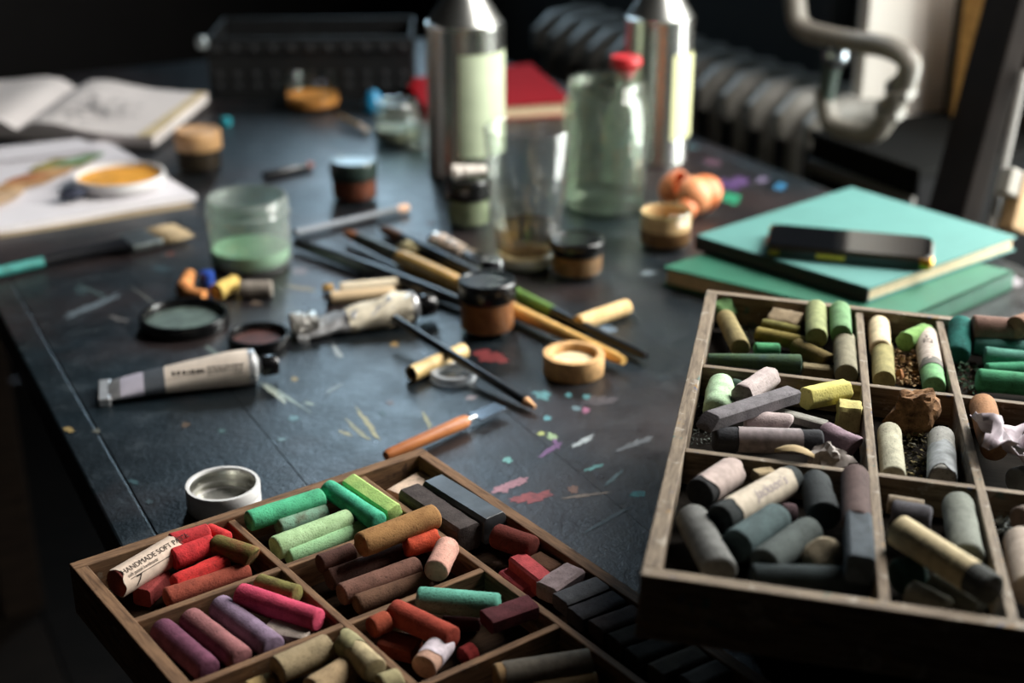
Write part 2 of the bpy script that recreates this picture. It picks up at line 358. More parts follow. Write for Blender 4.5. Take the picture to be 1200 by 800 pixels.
spots = [  # x, y, length px, width px, angle, colour
 (625,583,52,11,-8,'#b04a48'),(603,566,30,8,-15,'#c98f9a'),(588,573,22,9,-10,'#c98f9a'),(595,539,11,7,0,'#7fc4bd'),(648,512,12,7,10,'#b7d49f'),(634,508,8,5,0,'#c6cf7a'),
 (641,490,10,6,10,'#6fb7c0'),(636,463,20,9,5,'#6aa9ad'),(666,463,8,5,0,'#5e9fa6'),(687,465,9,6,0,'#5e9fa6'),(687,481,9,6,0,'#b06a8a'),(676,479,10,5,20,'#7f9ea6'),
 (683,517,26,6,-28,'#c5cfd2'),(645,527,30,6,-35,'#8a5d92'),(652,520,14,5,60,'#8a5d92'),(695,548,24,4,-18,'#6fb7b3'),(747,579,16,7,0,'#33b7bb'),(672,573,13,9,0,'#9a6a52'),(690,580,60,3,-8,'#a58f7a'),
 (432,498,44,6,52,'#b9b07a'),(420,505,34,5,40,'#a9a47c'),(500,492,20,5,60,'#a79f6d'),(405,508,16,4,20,'#b5ad82'),(335,465,60,4,33,'#9fb0a6'),(458,472,9,6,0,'#6b5c58'),(448,484,9,6,0,'#2b3a3c'),
 (255,415,30,4,32,'#a3b7ab'),(318,458,42,5,38,'#b9c4b8'),(345,444,9,6,0,'#b0975b'),(362,473,14,4,10,'#9fb0a6'),(395,412,18,6,60,'#b7bdbb'),(462,404,10,6,0,'#c29a4a'),
 (575,418,40,13,8,'#8a3436'),(552,466,12,6,0,'#b0a0a0'),(660,316,34,10,4,'#9aa0a3'),(672,309,22,9,0,'#3c79b8'),(760,320,20,6,0,'#7f8d96'),(700,386,44,10,-5,'#7d97ab'),
 (850,216,38,10,12,'#5d3d78'),(868,212,24,9,0,'#6c4a86'),(915,218,13,8,0,'#2f86b9'),(857,232,20,11,10,'#2aa57a'),(893,211,12,6,0,'#8d7fa0'),(805,170,30,6,20,'#4b6a70'),(835,190,22,7,10,'#6b4a5c'),
 (200,298,12,6,0,'#8a4a34'),(190,315,24,9,0,'#4d626d'),(105,360,70,7,-22,'#6f7c84'),(95,340,18,10,10,'#35494c'),(110,342,40,4,25,'#4a5c5c'),(140,374,26,5,15,'#6a6662'),(180,355,60,3,35,'#6a6a62'),
 (80,503,13,6,10,'#b59b5d'),(113,505,8,5,0,'#6a6a5e'),(218,498,10,6,0,'#6b5236'),(260,505,8,5,0,'#4a6a6a'),(157,565,13,5,20,'#33565c'),(268,563,16,10,-20,'#3d5a74'),(175,588,8,5,0,'#42565c'),
 (345,490,12,6,0,'#6f9aa0'),(330,515,10,5,0,'#6f8d92'),(392,455,26,4,-30,'#8b989a'),(300,355,14,5,10,'#7b6a5c'),(355,338,34,4,8,'#a58a5a'),(352,318,18,8,0,'#8a7b7c'),(505,262,10,6,0,'#8e4534'),
 (380,300,16,5,0,'#8a9298'),(395,167,22,5,0,'#50707a'),(710,610,60,4,-30,'#5d7077'),(720,560,30,4,-40,'#5d7b80'),(745,520,44,7,-20,'#6c6f74'),(700,470,40,12,0,'#4b4448'),(1160,340,40,14,-20,'#8f8a9a'),(1185,330,30,12,0,'#a9a2a8')]  # last two pale spots paint the window's sheen at the far right
def spot(h):
    c = lin(h); return paint('#%02x%02x%02x' % tuple(int(round(255*((x*.5)**(1/2.2)))) for x in c[:3]), .45, var=.35, scale=260, spec=.5)
mb = MB(); mats = []; mi = {}
rot = Matrix.Rotation(-RZ, 4, 'Z')
for k, (x, y, l, wd, a, h) in enumerate(spots):
    p = at(x, y); s = mpx(p); a = R(a); fore = 2.35
    if h not in mi: mi[h] = len(mats); mats.append(paint(h, .45, var=.25, scale=220, spec=.5) if sum(lin(h)[:3]) < .12 else spot(h))
    n = 34; V = [p+Vector((0, 0, .00012+.000002*k))]
    for i in range(n):
        t = 2*math.pi*i/n; q = 1+.6*noise.noise(Vector((math.cos(t)*1.9+k*3, math.sin(t)*1.9, k)))+.5*noise.noise(Vector((math.cos(t)*6+k*3, math.sin(t)*6, k)))
        px, py = l/2*math.cos(t)*q, wd/2*math.sin(t)*q
        gx = px*math.cos(a)-py*math.sin(a); gy = px*math.sin(a)+py*math.cos(a)
        pp = at(x+gx, y+gy); pp.z = V[0].z; V.append(pp)
    mb.add([rot @ v for v in V], [(0, 1+(i+1) % n, 1+i) for i in range(n)], mi[h])
o = mb.build('paint_and_sheen_spots', mats[0], tb, None, mats); o['kind'] = 'stuff'; o['label'] = 'dried spots and smears of coloured paint on the table top, plus painted window sheen'

# ---------------------------------------------------------------- the two pastel trays
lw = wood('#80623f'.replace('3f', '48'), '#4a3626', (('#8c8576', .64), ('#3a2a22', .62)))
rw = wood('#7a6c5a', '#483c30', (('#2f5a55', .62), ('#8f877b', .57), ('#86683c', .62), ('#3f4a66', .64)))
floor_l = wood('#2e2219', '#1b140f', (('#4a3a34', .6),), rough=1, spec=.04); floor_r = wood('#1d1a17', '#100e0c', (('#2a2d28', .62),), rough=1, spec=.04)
def tray(label, M, W, L, Hh, rim, us, vs, dv, mat, fmat, ft):
    # local: X across, Y = minus the depth, Z up, z = 0 at the rim
    t = tag(empty('pastel_tray', mat=M), label, 'tray', 'wooden pastel trays')
    b = -Hh
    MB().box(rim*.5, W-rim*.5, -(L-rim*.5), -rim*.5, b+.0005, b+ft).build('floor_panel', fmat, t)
    def rail(n, *a, rot=False): 
        x0, x1, y0, y1 = a; lx, ly = x1-x0, y1-y0
        m = MB()
        if lx >= ly: m.box(-lx/2, lx/2, -ly/2, ly/2, b, 0, .0006)
        else: m.box(-ly/2, ly/2, -lx/2, lx/2, b, 0, .0006)
        o = m.build(n, mat, t); o.location = ((x0+x1)/2, (y0+y1)/2, 0)
        if lx < ly: o.rotation_euler = (0, 0, R(90))
        return o
    rail('side_rail', 0, W, -rim, 0); rail('side_rail', 0, W, -L, -L+rim)
    rail('side_rail', 0, rim, -L+rim, -rim); rail('side_rail', W-rim, W, -L+rim, -rim)
    for u in us:
        o = rail('divider', u-dv/2, u+dv/2, -L+rim, -rim); o.scale = (1, 1, .92); o.location.z = -.0016
    for (v, u0, u1) in vs:
        o = rail('divider', u0, u1, -v-dv/2, -v+dv/2); o.scale = (1, 1, .92); o.location.z = -.0018
    return t
def frame(o, x, z):
    x = x.normalized(); z = (z-x*z.dot(x)).normalized(); y = z.cross(x)
    M = Matrix((x, y, z)).transposed().to_4x4(); M.translation = o; return M
LH, LF = .030, .012            # tray height, floor height inside it
ML = frame(at(80.5, 660, LH), at(498, 523, LH)-at(80.5, 660, LH), Vector((0, 0, 1)))
tray('brown wooden tray of red, green and brown pastels, lower of the two trays', ML, .2165, .345, LH, .0072,
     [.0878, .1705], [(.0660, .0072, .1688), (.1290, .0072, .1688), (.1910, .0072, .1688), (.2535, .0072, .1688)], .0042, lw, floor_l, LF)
NR = Vector((.05, .04, 1)).normalized(); RA = Vector((.1245, .8509, TZ+.095))
MR = frame(RA, Vector((.1431, -.029, -.006)), NR)
RH, RF = .029, .010
tray('stained wooden tray of green, yellow and grey pastels, propped up at the right', MR, .2445, .3735, RH, .0072,
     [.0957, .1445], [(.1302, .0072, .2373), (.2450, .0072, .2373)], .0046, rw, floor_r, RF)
# what carries the raised tray, hidden beneath it
st = tag(empty('storage_box', mat=frame(Vector((RA.x, RA.y, TZ)), Vector((.1431, -.029, 0)), Vector((0, 0, 1)))), 'closed dark wooden box hidden under the raised pastel tray', 'box')
MB().box(.03, .235, -.22, -.012, .0005, .045, .002).build('body', wf, st); MB().box(.027, .238, -.223, -.009, .045, .0515, .002).build('lid', wf, st)
def al(x, y, h): return at(x, y, LF+.0002+h)            # h above the left tray's floor
def ar(x, y, h):                                          # h above the right tray's floor
    d = ray(x, y); o = Vector((0, 0, TZ+H)); q = RA+NR*(-RH+RF+.0002+h)
    return o+d*((q-o).dot(NR)/d.dot(NR))

# ---------------------------------------------------------------- pastels in the lower tray
paper = paint('#cbb7a6', .85, var=.16, scale=260, spec=.2); paper_grey = paint('#a89c92', .85, var=.3, scale=300, spec=.2)
ink = paint('#2a2320', .8, spec=.2, var=.05)
GL, GR = 'pastels in the lower tray', 'pastels in the propped-up tray'
def settle(fn, x1, y1, x2, y2, r, zr, e1, e2):
    # piled pastels: find the height at which the stick clears the walls of its compartment, then keep it inside them
    if fn is al: M, us, vs, W, L, rim, dv, dep = ML, [.0878, .1705], [.0660, .1290, .1910, .2535], .2165, .345, .0072, .0042, LH-LF
    else: M, us, vs, W, L, rim, dv, dep = MR, [.0957, .1445], [.1302, .2450], .2445, .3735, .0072, .0046, RH-RF
    I = M.inverted(); c = I @ fn((x1+x2)/2, (y1+y2)/2, dep-.006)
    U = [0]+us+[W]; Vv = [0]+vs+[L]
    ui = max(i for i in range(len(U)) if U[i] <= max(c.x, 0)); vi = max(i for i in range(len(Vv)) if Vv[i] <= max(-c.y, 0))
    if fn is al and ui == 2: v0, v1 = rim, L-rim
    else: v0 = Vv[vi]+(rim if vi == 0 else dv/2); v1 = Vv[vi+1]-(rim if vi+2 >= len(Vv) else dv/2)
    u0 = U[ui]+(rim if ui == 0 else dv/2); u1 = U[ui+1]-(rim if ui+2 >= len(U) else dv/2)
    best = None
    for k in range(0, 15):
        dz = k*.0008; a, b_ = I @ fn(x1, y1, zr+e1+dz), I @ fn(x2, y2, zr+e2+dz); d = (b_-a).normalized()
        rx, ry = r*math.sqrt(max(0, 1-d.x*d.x))+.0003, r*math.sqrt(max(0, 1-d.y*d.y))+.0003
        v = sum(max(0, u0+rx-p.x)+max(0, p.x-u1+rx)+max(0, v0+ry+p.y)+max(0, -p.y-v1+ry) for p in (a, b_))+dz*.12
        if a.z > .002-.4*r+.006 or b_.z > .002-.4*r+.006: v += 1
        if best is None or v < best[0]-1e-6: best = (v, a, b_, rx, ry)
    _, a, b_, rx, ry = best; out = []
    for p in (a, b_):
        x = min(max(p.x, u0+rx), u1-rx) if u1-u0 > 2*rx else (u0+u1)/2; y = -min(max(-p.y, v0+ry), v1-ry)
        out.append(M @ Vector((x, y, p.z)))
    return out
def P(fn, grp, name, x1, y1, x2, y2, r, ex, col, label, shape='round', rz=None, ex2=None, col2=None, speck=.5, **kw):
    r *= .89; zr = (rz*.93 if rz else r); kw['e'] = kw.get('e', .4)*.75; kw.setdefault('amp', .038)
    p1 = fn(x1, y1, (zr+ex)/1000); p2 = fn(x2, y2, (zr+(ex if ex2 is None else ex2))/1000)
    if kw.pop('fit', True): p1, p2 = settle(fn, x1, y1, x2, y2, max(r, zr)/1000, zr/1000, ex/1000, (ex if ex2 is None else ex2)/1000)
    kw.setdefault('up', NR if fn is ar else None)
    return stick(name, label, p1, p2, r/1000, chalk(col, col2, speck), shape, zr/1000, grp, **kw)
def seglen(o): return max(v.co.x for v in o.data.vertices)-min(v.co.x for v in o.data.vertices)
SP, SQ, CH = 'soft_pastel', 'square_pastel', 'pastel_chunk'
# reds
o = P(al, GL, SP, 136, 684, 207, 642, 8.2, 2.5, '#6e2a24', 'dark red pastel wrapped in a cream paper label, leftmost in the lower tray', e=.12)
Lx = seglen(o); wrap_paper(o, Lx, .0084, .02, .985, paper, .004)
wrap_text(o, 'HANDMADE SOFT PASTEL', .0043, .00895, -Lx*.46, .42, ink, scalex=.94)
wrap_text(o, 'soft pastel handmade', .0026, .00895, -Lx*.42, .02, ink, scalex=.9)
m = MB()
lc = o.matrix_world.to_3x3().inverted() @ (Vector((0, 0, TZ+H))-o.matrix_world.translation); th0 = math.atan2(lc.y, lc.z)-.22
V = []
for i in range(9):
    x = -Lx*.40+Lx*.62*i/8
    for d in (-.02, .02): V.append((x, math.sin(th0+d)*girth(o)*1.045, math.cos(th0+d)*girth(o)*1.045))
m.add(V, [(2*i, 2*i+2, 2*i+3, 2*i+1) for i in range(8)]).build('printed_rule', ink, o.children[0])
wrap_text(o, '7', .0085, .00895, -Lx*.36, -.62, ink, font_shear=.3)
P(al, GL, SP, 200, 637, 245, 625, 6.2, 5, '#c41f26', 'crimson pastel stub behind the paper-wrapped dark red pastel', e=.3)
P(al, GL, SP, 202, 656, 250, 638, 6.6, 9.5, '#d2141d', 'bright red short pastel resting on the paper-wrapped one', e=.35, col2='#8a1016')
P(al, GL, SP, 244, 622, 266, 632, 5, 6, '#d81c1e', 'small scarlet pastel stub at the back corner of the reds', e=.4)
P(al, GL, SP, 252, 638, 297, 653, 6.6, 3, '#6d6228', 'short olive pastel lying across the end of the red cell', e=.3, cut=(0, .5), col2='#8a4a2a')
P(al, GL, SP, 203, 684, 267, 658, 6.0, 5.5, '#e0160f', 'rough chipped scarlet pastel in the middle of the reds', 'hex', amp=.14, e=.3, col2='#a01a12')
P(al, GL, SP, 193, 701, 292, 669, 6.0, 2.5, '#a94a32', 'long brick-orange pastel along the divider of the red cell', e=.6)
P(al, GL, SQ, 166, 700, 190, 676, 5.8, 0.5, '#8c2f2c', 'dull red square stick leaning below the wrapped red pastel', 'square', e=.08)
# greens
P(al, GL, SP, 290, 611, 378, 583, 6.6, 4, '#3fbb86', 'long mint green pastel at the back of the green cell', e=.45)
P(al, GL, SP, 325, 618, 382, 600, 6.4, 4, '#7fae92', 'grey-green stained pastel between the mint and the pale green ones', e=.35, col2='#6c6a55')
P(al, GL, SP, 321, 643, 410, 609, 7.4, 6, '#a7cd92', 'pale green thick pastel, nearest but one to the front of its cell', e=.4, col2='#8fb578')
P(al, GL, SP, 336, 652, 427, 619, 6.0, 3, '#93c98e', 'pale green pastel with brown smears along the front divider', e=.4, col2='#8fbd83')
P(al, GL, SP, 384, 572, 444, 612, 6.3, 4, '#2fb48a', 'sea green pastel lying crosswise beside the lime stick', e=.45)
P(al, GL, SQ, 410, 566, 463, 602, 5.2, 6, '#b4d96d', 'lime green square stick at the right of the green cell', 'square', e=.12, col2='#9ccb62', roll=.28)
# browns
P(al, GL, SP, 374, 661, 414, 646, 5.6, 2, '#5b3a31', 'dark brown pastel stub partly beneath the ochre pastel', e=.3)
P(al, GL, SP, 384, 679, 473, 648, 6.6, 3, '#66453b', 'dark brown rough pastel, second of the brown row', e=.4, amp=.08)
P(al, GL, SP, 399, 697, 490, 664, 6.6, 4, '#7d5546', 'reddish brown pastel in the middle of the brown row', e=.35)
P(al, GL, SP, 416, 709, 503, 679, 5.8, 2, '#6e4d38', 'olive brown pastel nearest the front of the brown row', e=.6)
P(al, GL, SP, 421, 639, 511, 604, 7.6, 18.5, '#a2743a', 'big ochre pastel resting over the divider on top of the browns', fit=False, e=.5, col2='#8a5f2c')
P(al, GL, SP, 474, 640, 513, 631, 6.5, 4, '#e04a12', 'orange-red pastel stub under the end of the ochre pastel', e=.3, amp=.15, col2='#a4300c')
P(al, GL, SP, 511, 670, 525, 640, 7.2, 3, '#dba08c', 'salmon pink short pastel beside the orange-red stub', e=.3)
# purples and pinks
P(al, GL, SP, 188, 737, 245, 787, 7.4, 2, '#6e3a52', 'plum purple pastel, leftmost of the three parallel purples', e=.5)
P(al, GL, SP, 221, 725, 284, 774, 7.4, 2, '#9a5f60', 'dusky mauve pastel, middle of the three parallel purples', e=.5)
P(al, GL, SP, 257, 711, 321, 760, 7.6, 2.5, '#8f7791', 'lilac pastel, rightmost of the three parallel purples', e=.3)
P(al, GL, SP, 281, 697, 374, 727, 7.2, 4, '#d0385e', 'hot pink pastel with a hollow broken end', e=.3, taper=.9, col2='#b02c50')
P(al, GL, SP, 303, 683, 349, 697, 5.6, 5, '#7c7636', 'short olive green pastel behind the hot pink one', e=.3, col2='#5d4a28')
P(al, GL, CH, 313, 737, 363, 745, 6.5, 7, '#c3b2a4', 'flat off-white chip below the hot pink pastel', 'square', 3.0, e=.2, amp=.12)
# teal and rust
P(al, GL, SP, 489, 702, 586, 710, 7.2, 12, '#5fb89f', 'speckled turquoise pastel lying over the rust red one', fit=False, e=.45, speck=.25)
P(al, GL, SP, 461, 716, 531, 749, 7.4, 5, '#a53a22', 'rust red thick pastel with a broken end', e=.3, taper=.92)
P(al, GL, SQ, 449, 752, 489, 762, 7.5, 0.5, '#84361d', 'rust brown square block below the rust red pastel', 'square', 4.5, e=.15)
o = P(al, GL, SP, 496, 782, 518, 755, 7.0, 5, '#c99c83', 'stubby flesh pink pastel in a torn white wrapper', e=.2); wrap_paper(o, seglen(o), .0071, .3, .97, paint('#cfc4cc', .8, var=.3, scale=300), .004)
P(al, GL, SQ, 570, 729, 624, 710, 7.0, 6, '#5c2a30', 'maroon square stick at the right of the turquoise pastel', 'square', 4.2, e=.1)
P(al, GL, SP, 541, 771, 556, 763, 5.5, 2, '#8f1f1c', 'small dark red nub beside the torn white wrapper', e=.5, amp=.15)
P(al, GL, SP, 434, 736, 455, 727, 6.0, 1, '#9c3f1e', 'burnt orange stub tucked behind the rust red pastel', e=.4)
P(al, GL, SP, 520, 732, 562, 727, 5.2, 1, '#4c2424', 'dark maroon pastel in the shade under the turquoise one', e=.4, amp=.1)
# beige
P(al, GL, SP, 324, 786, 385, 758, 7.6, 3, '#a4906a', 'beige pastel at the back of the beige cell', e=.25)
P(al, GL, SP, 366, 812, 412, 783, 8.2, 3, '#b0946a', 'tan pastel in the middle of the beige cell', e=.2)
o = P(al, GL, SP, 404, 752, 440, 786, 7.0, 4, '#b8a67a', 'straw-coloured pastel with torn wrapper beside the beige pastels', e=.25); wrap_paper(o, seglen(o), .0070, .02, .42, paint('#8b855f', .8, var=.4, scale=200), .006)
P(al, GL, SP, 445, 806, 474, 796, 7.0, 3, '#a59a6c', 'khaki pastel end at the bottom edge beside the straw-coloured one', e=.35)
P(al, GL, SP, 290, 812, 320, 799, 6.0, 2, '#b89a5c', 'yellow ochre pastel end at the bottom left of the beige cell', e=.4)
o = P(al, GL, SP, 580, 795, 690, 778, 7.8, 5, '#b58f5c', 'long charcoal-wrapped pastel with a tan end, bottom centre', e=.3); wrap_paper(o, seglen(o), .0078, .1, 1.0, paint('#5e574c', .85, var=.35, scale=200), .001)
P(al, GL, SP, 622, 806, 700, 800, 6.0, 2, '#a58a5e', 'tan pastel at the bottom edge in front of the charcoal-wrapped one', e=.4)
# the long right-hand column
P(al, GL, SQ, 462, 583, 498, 562, 7.0, 1, '#d3b79e', 'cream flat block at the top of the long column', 'square', 4, e=.12)
P(al, GL, 'charcoal_block', 480, 584, 550, 631, 8.6, 4, '#4c4442', 'charcoal-brown square block, left of the pair of dark blocks', 'square', 8.5, e=.08, col2='#393231')
P(al, GL, 'charcoal_block', 508, 574, 580, 619, 8.8, 2, '#3a3d40', 'shiny dark grey square block, right of the pair of dark blocks', 'square', 8.8, e=.1, col2='#55585c')
bpy.data.objects['charcoal_block.001'].data.materials[0] = paint('#3d4043', .42, var=.35, scale=90, spec=.5, bumpy=.2)
P(al, GL, SP, 580, 627, 626, 643, 7.5, 3, '#6d2a20', 'dark red pastel lying across below the dark blocks', e=.4, amp=.03)
P(al, GL, SQ, 606, 660, 640, 687, 6.2, 4, '#c8474c', 'coral red square stick beside the pale mauve block', 'square', 6.0, e=.1)
P(al, GL, CH, 625, 658, 652, 673, 6.5, 0.5, '#5a3b26', 'umber brown piece behind the coral red stick', 'square', 5, e=.3)
P(al, GL, CH, 592, 673, 621, 694, 5.2, 1, '#d4586a', 'rose pink slab between the coral stick and the divider', 'square', 4, e=.2)
P(al, GL, SQ, 640, 695, 674, 672, 7.6, 3.5, '#a18d8f', 'pale mauve flat block, first of the row of flat blocks', 'square', 5.2, e=.12, amp=.07)
for (x1, y1, x2, y2, c, lab) in [(656, 709, 706, 689, '#5d5f64', 'slate grey flat block, just below the pale mauve block'),
    (673, 726, 725, 705, '#45454a', 'dark grey flat block, second below the pale mauve block'),
    (698, 741, 749, 722, '#4b3f3c', 'brown-grey flat block, third below the pale mauve block'),
    (720, 757, 770, 738, '#40382f', 'dark umber flat block, fourth below the pale mauve block'),
    (741, 774, 792, 755, '#3a342e', 'blackish flat block, fifth below the pale mauve block'),
    (768, 793, 822, 771, '#4f463a', 'grey-brown flat block, sixth below the pale mauve block'),
    (806, 806, 848, 788, '#565049', 'grey flat block at the very bottom of the long column')]:
    P(al, GL, SQ, x1, y1, x2, y2, 7.2, 2.5, c, lab, 'square', 4.6, e=.12, amp=.06)

# ---------------------------------------------------------------- pastels in the propped-up tray
p = ar(850, 361, .010); chunk(CH, 'broken light green lump in the back left corner of the propped-up tray', p, .0085, .007, .0075, chalk('#6b9a5c'), .4, 3, .3, GR)
P(ar, GR, SP, 850, 372, 868, 408, 6.6, 3, '#857645', 'olive yellow pastel under the light green lump', e=.25)
P(ar, GR, CH, 903, 369, 938, 377, 7, 5, '#a99473', 'flat tan chip between olive and khaki pastels', 'square', 3, e=.3, amp=.18, roll=.5)
P(ar, GR, SP, 893, 380, 937, 389, 4.4, 3, '#7f7a36', 'thin olive pastel in front of the flat tan chip', e=.4)
P(ar, GR, SP, 886, 391, 945, 403, 5.2, 2, '#8a7a2e', 'longer olive pastel, second in front of the flat tan chip', e=.3)
P(ar, GR, SP, 884, 409, 913, 410, 4.6, 4, '#3f9a62', 'small emerald green stub above the long dark green pastel', e=.3)
P(ar, GR, SP, 829, 420, 938, 427, 3.4, 5, '#3d5738', 'long tapering dark green pastel along the first divider', e=.4, taper=2.0, col2='#35504a')
P(ar, GR, SP, 956, 362, 957, 396, 7.2, 6, '#87905a', 'khaki green pastel standing beside the mid green one', e=.15)
P(ar, GR, SP, 984, 363, 986, 393, 7.2, 4, '#5f8a58', 'mid green pastel in the right corner of the first cell', e=.25)
P(ar, GR, SP, 989, 398, 992, 440, 7.4, 4, '#7c765e', 'grey olive pastel in front of the mid green one', e=.2)
P(ar, GR, SP, 933, 406, 970, 424, 6, 3, '#6b5b2a', 'broken dark olive pastel beside the grey olive one', e=.2, cut=(0, .5), amp=.1)
P(ar, GR, CH, 940, 433, 977, 437, 5, 1, '#7d6f4c', 'narrow tan stub against the first divider', 'square', 4, e=.3, amp=.1)
P(ar, GR, SP, 1030, 380, 1032, 410, 7.2, 5, '#dac49a', 'cream yellow pastel at the back of the narrow cell', e=.4)
P(ar, GR, SP, 1034, 408, 1036, 447, 7.2, 3, '#938a52', 'mustard pastel directly in front of the cream yellow one', e=.15)
P(ar, GR, CH, 1060, 401, 1086, 390, 7.5, 4, '#6d9a48', 'lime green chunk behind the paper-wrapped green pastel', 'hex', e=.25, amp=.08)
o = P(ar, GR, SP, 1085, 394, 1095, 454, 7.2, 4, '#6aa56a', 'light green pastel in a scribbled paper wrapper', e=.3)
Lx = seglen(o); wrap_paper(o, Lx, .0078, .0, .66, paper_grey, .001); wrap_paper(o, Lx, .0073, .62, .74, paint('#4a463e', .8), .0005, 'wrapper_edge')
wrap_text(o, '~S2', .008, .0086, -Lx*.30, .1, ink, font_shear=.3, name='scribble')
p = ar(1128, 381, .017); 
P(ar, GR, SP, 1126, 378, 1122, 418, 8.2, 12, '#0f6f66', 'dark teal pastel tilted up at the left of the third cell', fit=False, e=.5, ex2=0, col2='#0a4c48')
P(ar, GR, SP, 1139, 384, 1187, 388, 9.2, 12, '#7d5f52', 'grey brown thick pastel lying over the teal ones', fit=False, e=.3, col2='#664a40')
P(ar, GR, SP, 1190, 384, 1225, 372, 8.0, 18, '#84604a', 'warm brown pastel sticking up over the back rim at the right edge', fit=False, e=.3)
P(ar, GR, SP, 1140, 403, 1222, 414, 7.2, 5, '#4f8a80', 'grey teal pastel below the grey brown one', e=.4, col2='#3f7068')
P(ar, GR, SP, 1153, 417, 1222, 425, 6.6, 4.5, '#4c9480', 'lighter teal pastel, second below the grey brown one', e=.4)
P(ar, GR, SP, 1155, 433, 1222, 434, 4.4, 3, '#2f8f66', 'thin sea green pastel between two thicker green ones', e=.5, taper=1.5)
P(ar, GR, SP, 1145, 445, 1222, 452, 7.4, 3, '#2f8a5c', 'bright green thick pastel at the front of the third cell', e=.35)
# second row
p = ar(842, 470, .010)
P(ar, GR, CH, 845, 450, 841, 484, 8.4, 1.5, '#a9cba0', 'pale mint blunt chunk at the left of the second row', e=.8, taper=1.1, amp=.07)
P(ar, GR, CH, 869, 464, 902, 442, 7.8, 5, '#b5a5a2', 'pinkish white rough pastel beside the pale mint chunk', 'hex', e=.3, amp=.12)
P(ar, GR, CH, 857, 452, 868, 455, 5, 2, '#3c5348', 'dark green stub half hidden behind the pinkish white pastel', e=.5)
P(ar, GR, SQ, 829, 494, 929, 462, 6.0, 17.5, '#6d686c', 'long slate grey flat stick lying slantwise on the second row', 'square', 4.0, fit=False, e=.15, cut=(.9, 0), amp=.02, ex2=16)
P(ar, GR, CH, 872, 494, 924, 498, 6.6, 7, '#c0adab', 'pale pink broken pastel under the slate grey stick', e=.4, cut=(0, .5), amp=.08)
o = P(ar, GR, SP, 836, 514, 963, 518, 7.0, 6, '#34353a', 'charcoal pastel with a grey paper band at the front of the second row', e=.4)
wrap_paper(o, seglen(o), .0070, .22, .80, paint('#857b7c', .85, var=.4, scale=160), .0006, 'paper_band')
P(ar, GR, CH, 943, 467, 991, 457, 7.4, 9, '#cdc25c', 'bright yellow six-sided pastel in the second row', 'hex', e=.2, amp=.05, col2='#c2b850')
P(ar, GR, SQ, 981, 486, 1008, 489, 8.6, 2, '#b7ab5c', 'yellow olive crumbly block below the bright yellow pastel', 'square', 7.5, e=.15, amp=.1)
P(ar, GR, SQ, 897, 480, 968, 499, 4.0, 9, '#8f8d84', 'thin grey stick leading to the mauve broken pastel', 'square', 2.5, e=.2)
P(ar, GR, SP, 966, 508, 1001, 524, 7.0, 5, '#8d7580', 'dusty mauve pastel with a slanting broken end', e=.2, cut=(0, .45), amp=.1)
p = ar(931, 533, .0255); q = ar(931, 537, .021)
m = MB(); V = []; nx, ny = 10, 5
for i in range(nx+1):
    for j in range(ny+1):
        a, b_ = i/nx*2-1, j/ny*2-1; wv = .0038*math.sqrt(max(0, 1-a*a))
        V.append((a*.0095, b_*wv, .003*(1-a*a)*1-.001*b_*b_))
FF = [(i*(ny+1)+j, (i+1)*(ny+1)+j, (i+1)*(ny+1)+j+1, i*(ny+1)+j+1) for i in range(nx) for j in range(ny)]
V2 = V+[(x, y, z-.0006) for x, y, z in V]; k = len(V)
m.add(V2, FF+[tuple(k+i for i in reversed(f)) for f in FF])
o = m.build('wood_shaving', paint('#a08a62', .8, var=.25, scale=200)); o.matrix_world = MR @ Matrix.Translation(MR.inverted() @ ar(931, 532, RH-RF)) @ Matrix.Rotation(R(-3), 4, 'Z'); o.location += NR*.0012
tag(o, 'tan curled shaving lying on the second divider below the charcoal pastel', 'shaving')
chunk('paper_scrap', 'crumpled grey paper scrap beside the tan curled shaving', ar(973, 536, .012), .011, .006, .008, paint('#8d857f', .8, var=.4, scale=150), .3, 5, .9, cat='scrap', freq=2.4)
chunk(CH, 'rough brown earth-coloured lump in the middle narrow cell', ar(1068, 480, .014), (.0155), .0110, .0130, chalk('#94693c', '#3f2814', .25), .3, 11, .5, GR, freq=2.2, sub=4)
P(ar, GR, SP, 1042, 506, 1047, 560, 6.9, 2, '#a8a58c', 'pale grey-green pastel at the left of the middle narrow cell', e=.3, speck=.35)
o = P(ar, GR, SP, 1103, 512, 1104, 562, 7.6, 3, '#8e8e88', 'grey mottled pastel in a worn wrapper, right of the pale grey-green one', e=.35, speck=.3)
wrap_paper(o, seglen(o), .0077, .38, .98, paint('#7f8486', .85, var=.5, scale=140), .006)
P(ar, GR, SP, 1151, 474, 1166, 526, 8.0, 4, '#96683e', 'orange brown pastel beside the torn white wrapper', e=.4)
m = MB(); V = []; nx, ny = 12, 8
for i in range(nx+1):
    for j in range(ny+1):
        a, b_ = i/nx, j/ny; q = Vector((a*3, b_*3, 4))
        V.append((a*.034-.017+.006*noise.noise(q), b_*.05-.025+.006*noise.noise(q+Vector((9, 0, 0))), .004+.012*noise.noise(q*1.1+Vector((0, 7, 0)))+.008*math.sin(a*5+b_*3)))
FF = [(i*(ny+1)+j, (i+1)*(ny+1)+j, (i+1)*(ny+1)+j+1, i*(ny+1)+j+1) for i in range(nx) for j in range(ny) if noise.noise(Vector((i*.5, j*.5, 2))) > -.28]
o = m.add(V, FF).build('paper_scrap', paint('#a79ca3', .85, var=.35, scale=120), sharp=60); md = o.modifiers.new('thickness', 'SOLIDIFY'); md.thickness = .0005
o.matrix_world = MR @ Matrix.Translation(MR.inverted() @ ar(1183, 522, .018)); tag(o, 'torn crumpled white wrapper in the cell beside the orange brown pastel', 'scrap')
P(ar, GR, SP, 1190, 565, 1230, 555, 8, 2, '#6f767a', 'blue grey pastel under the torn white wrapper', e=.3)
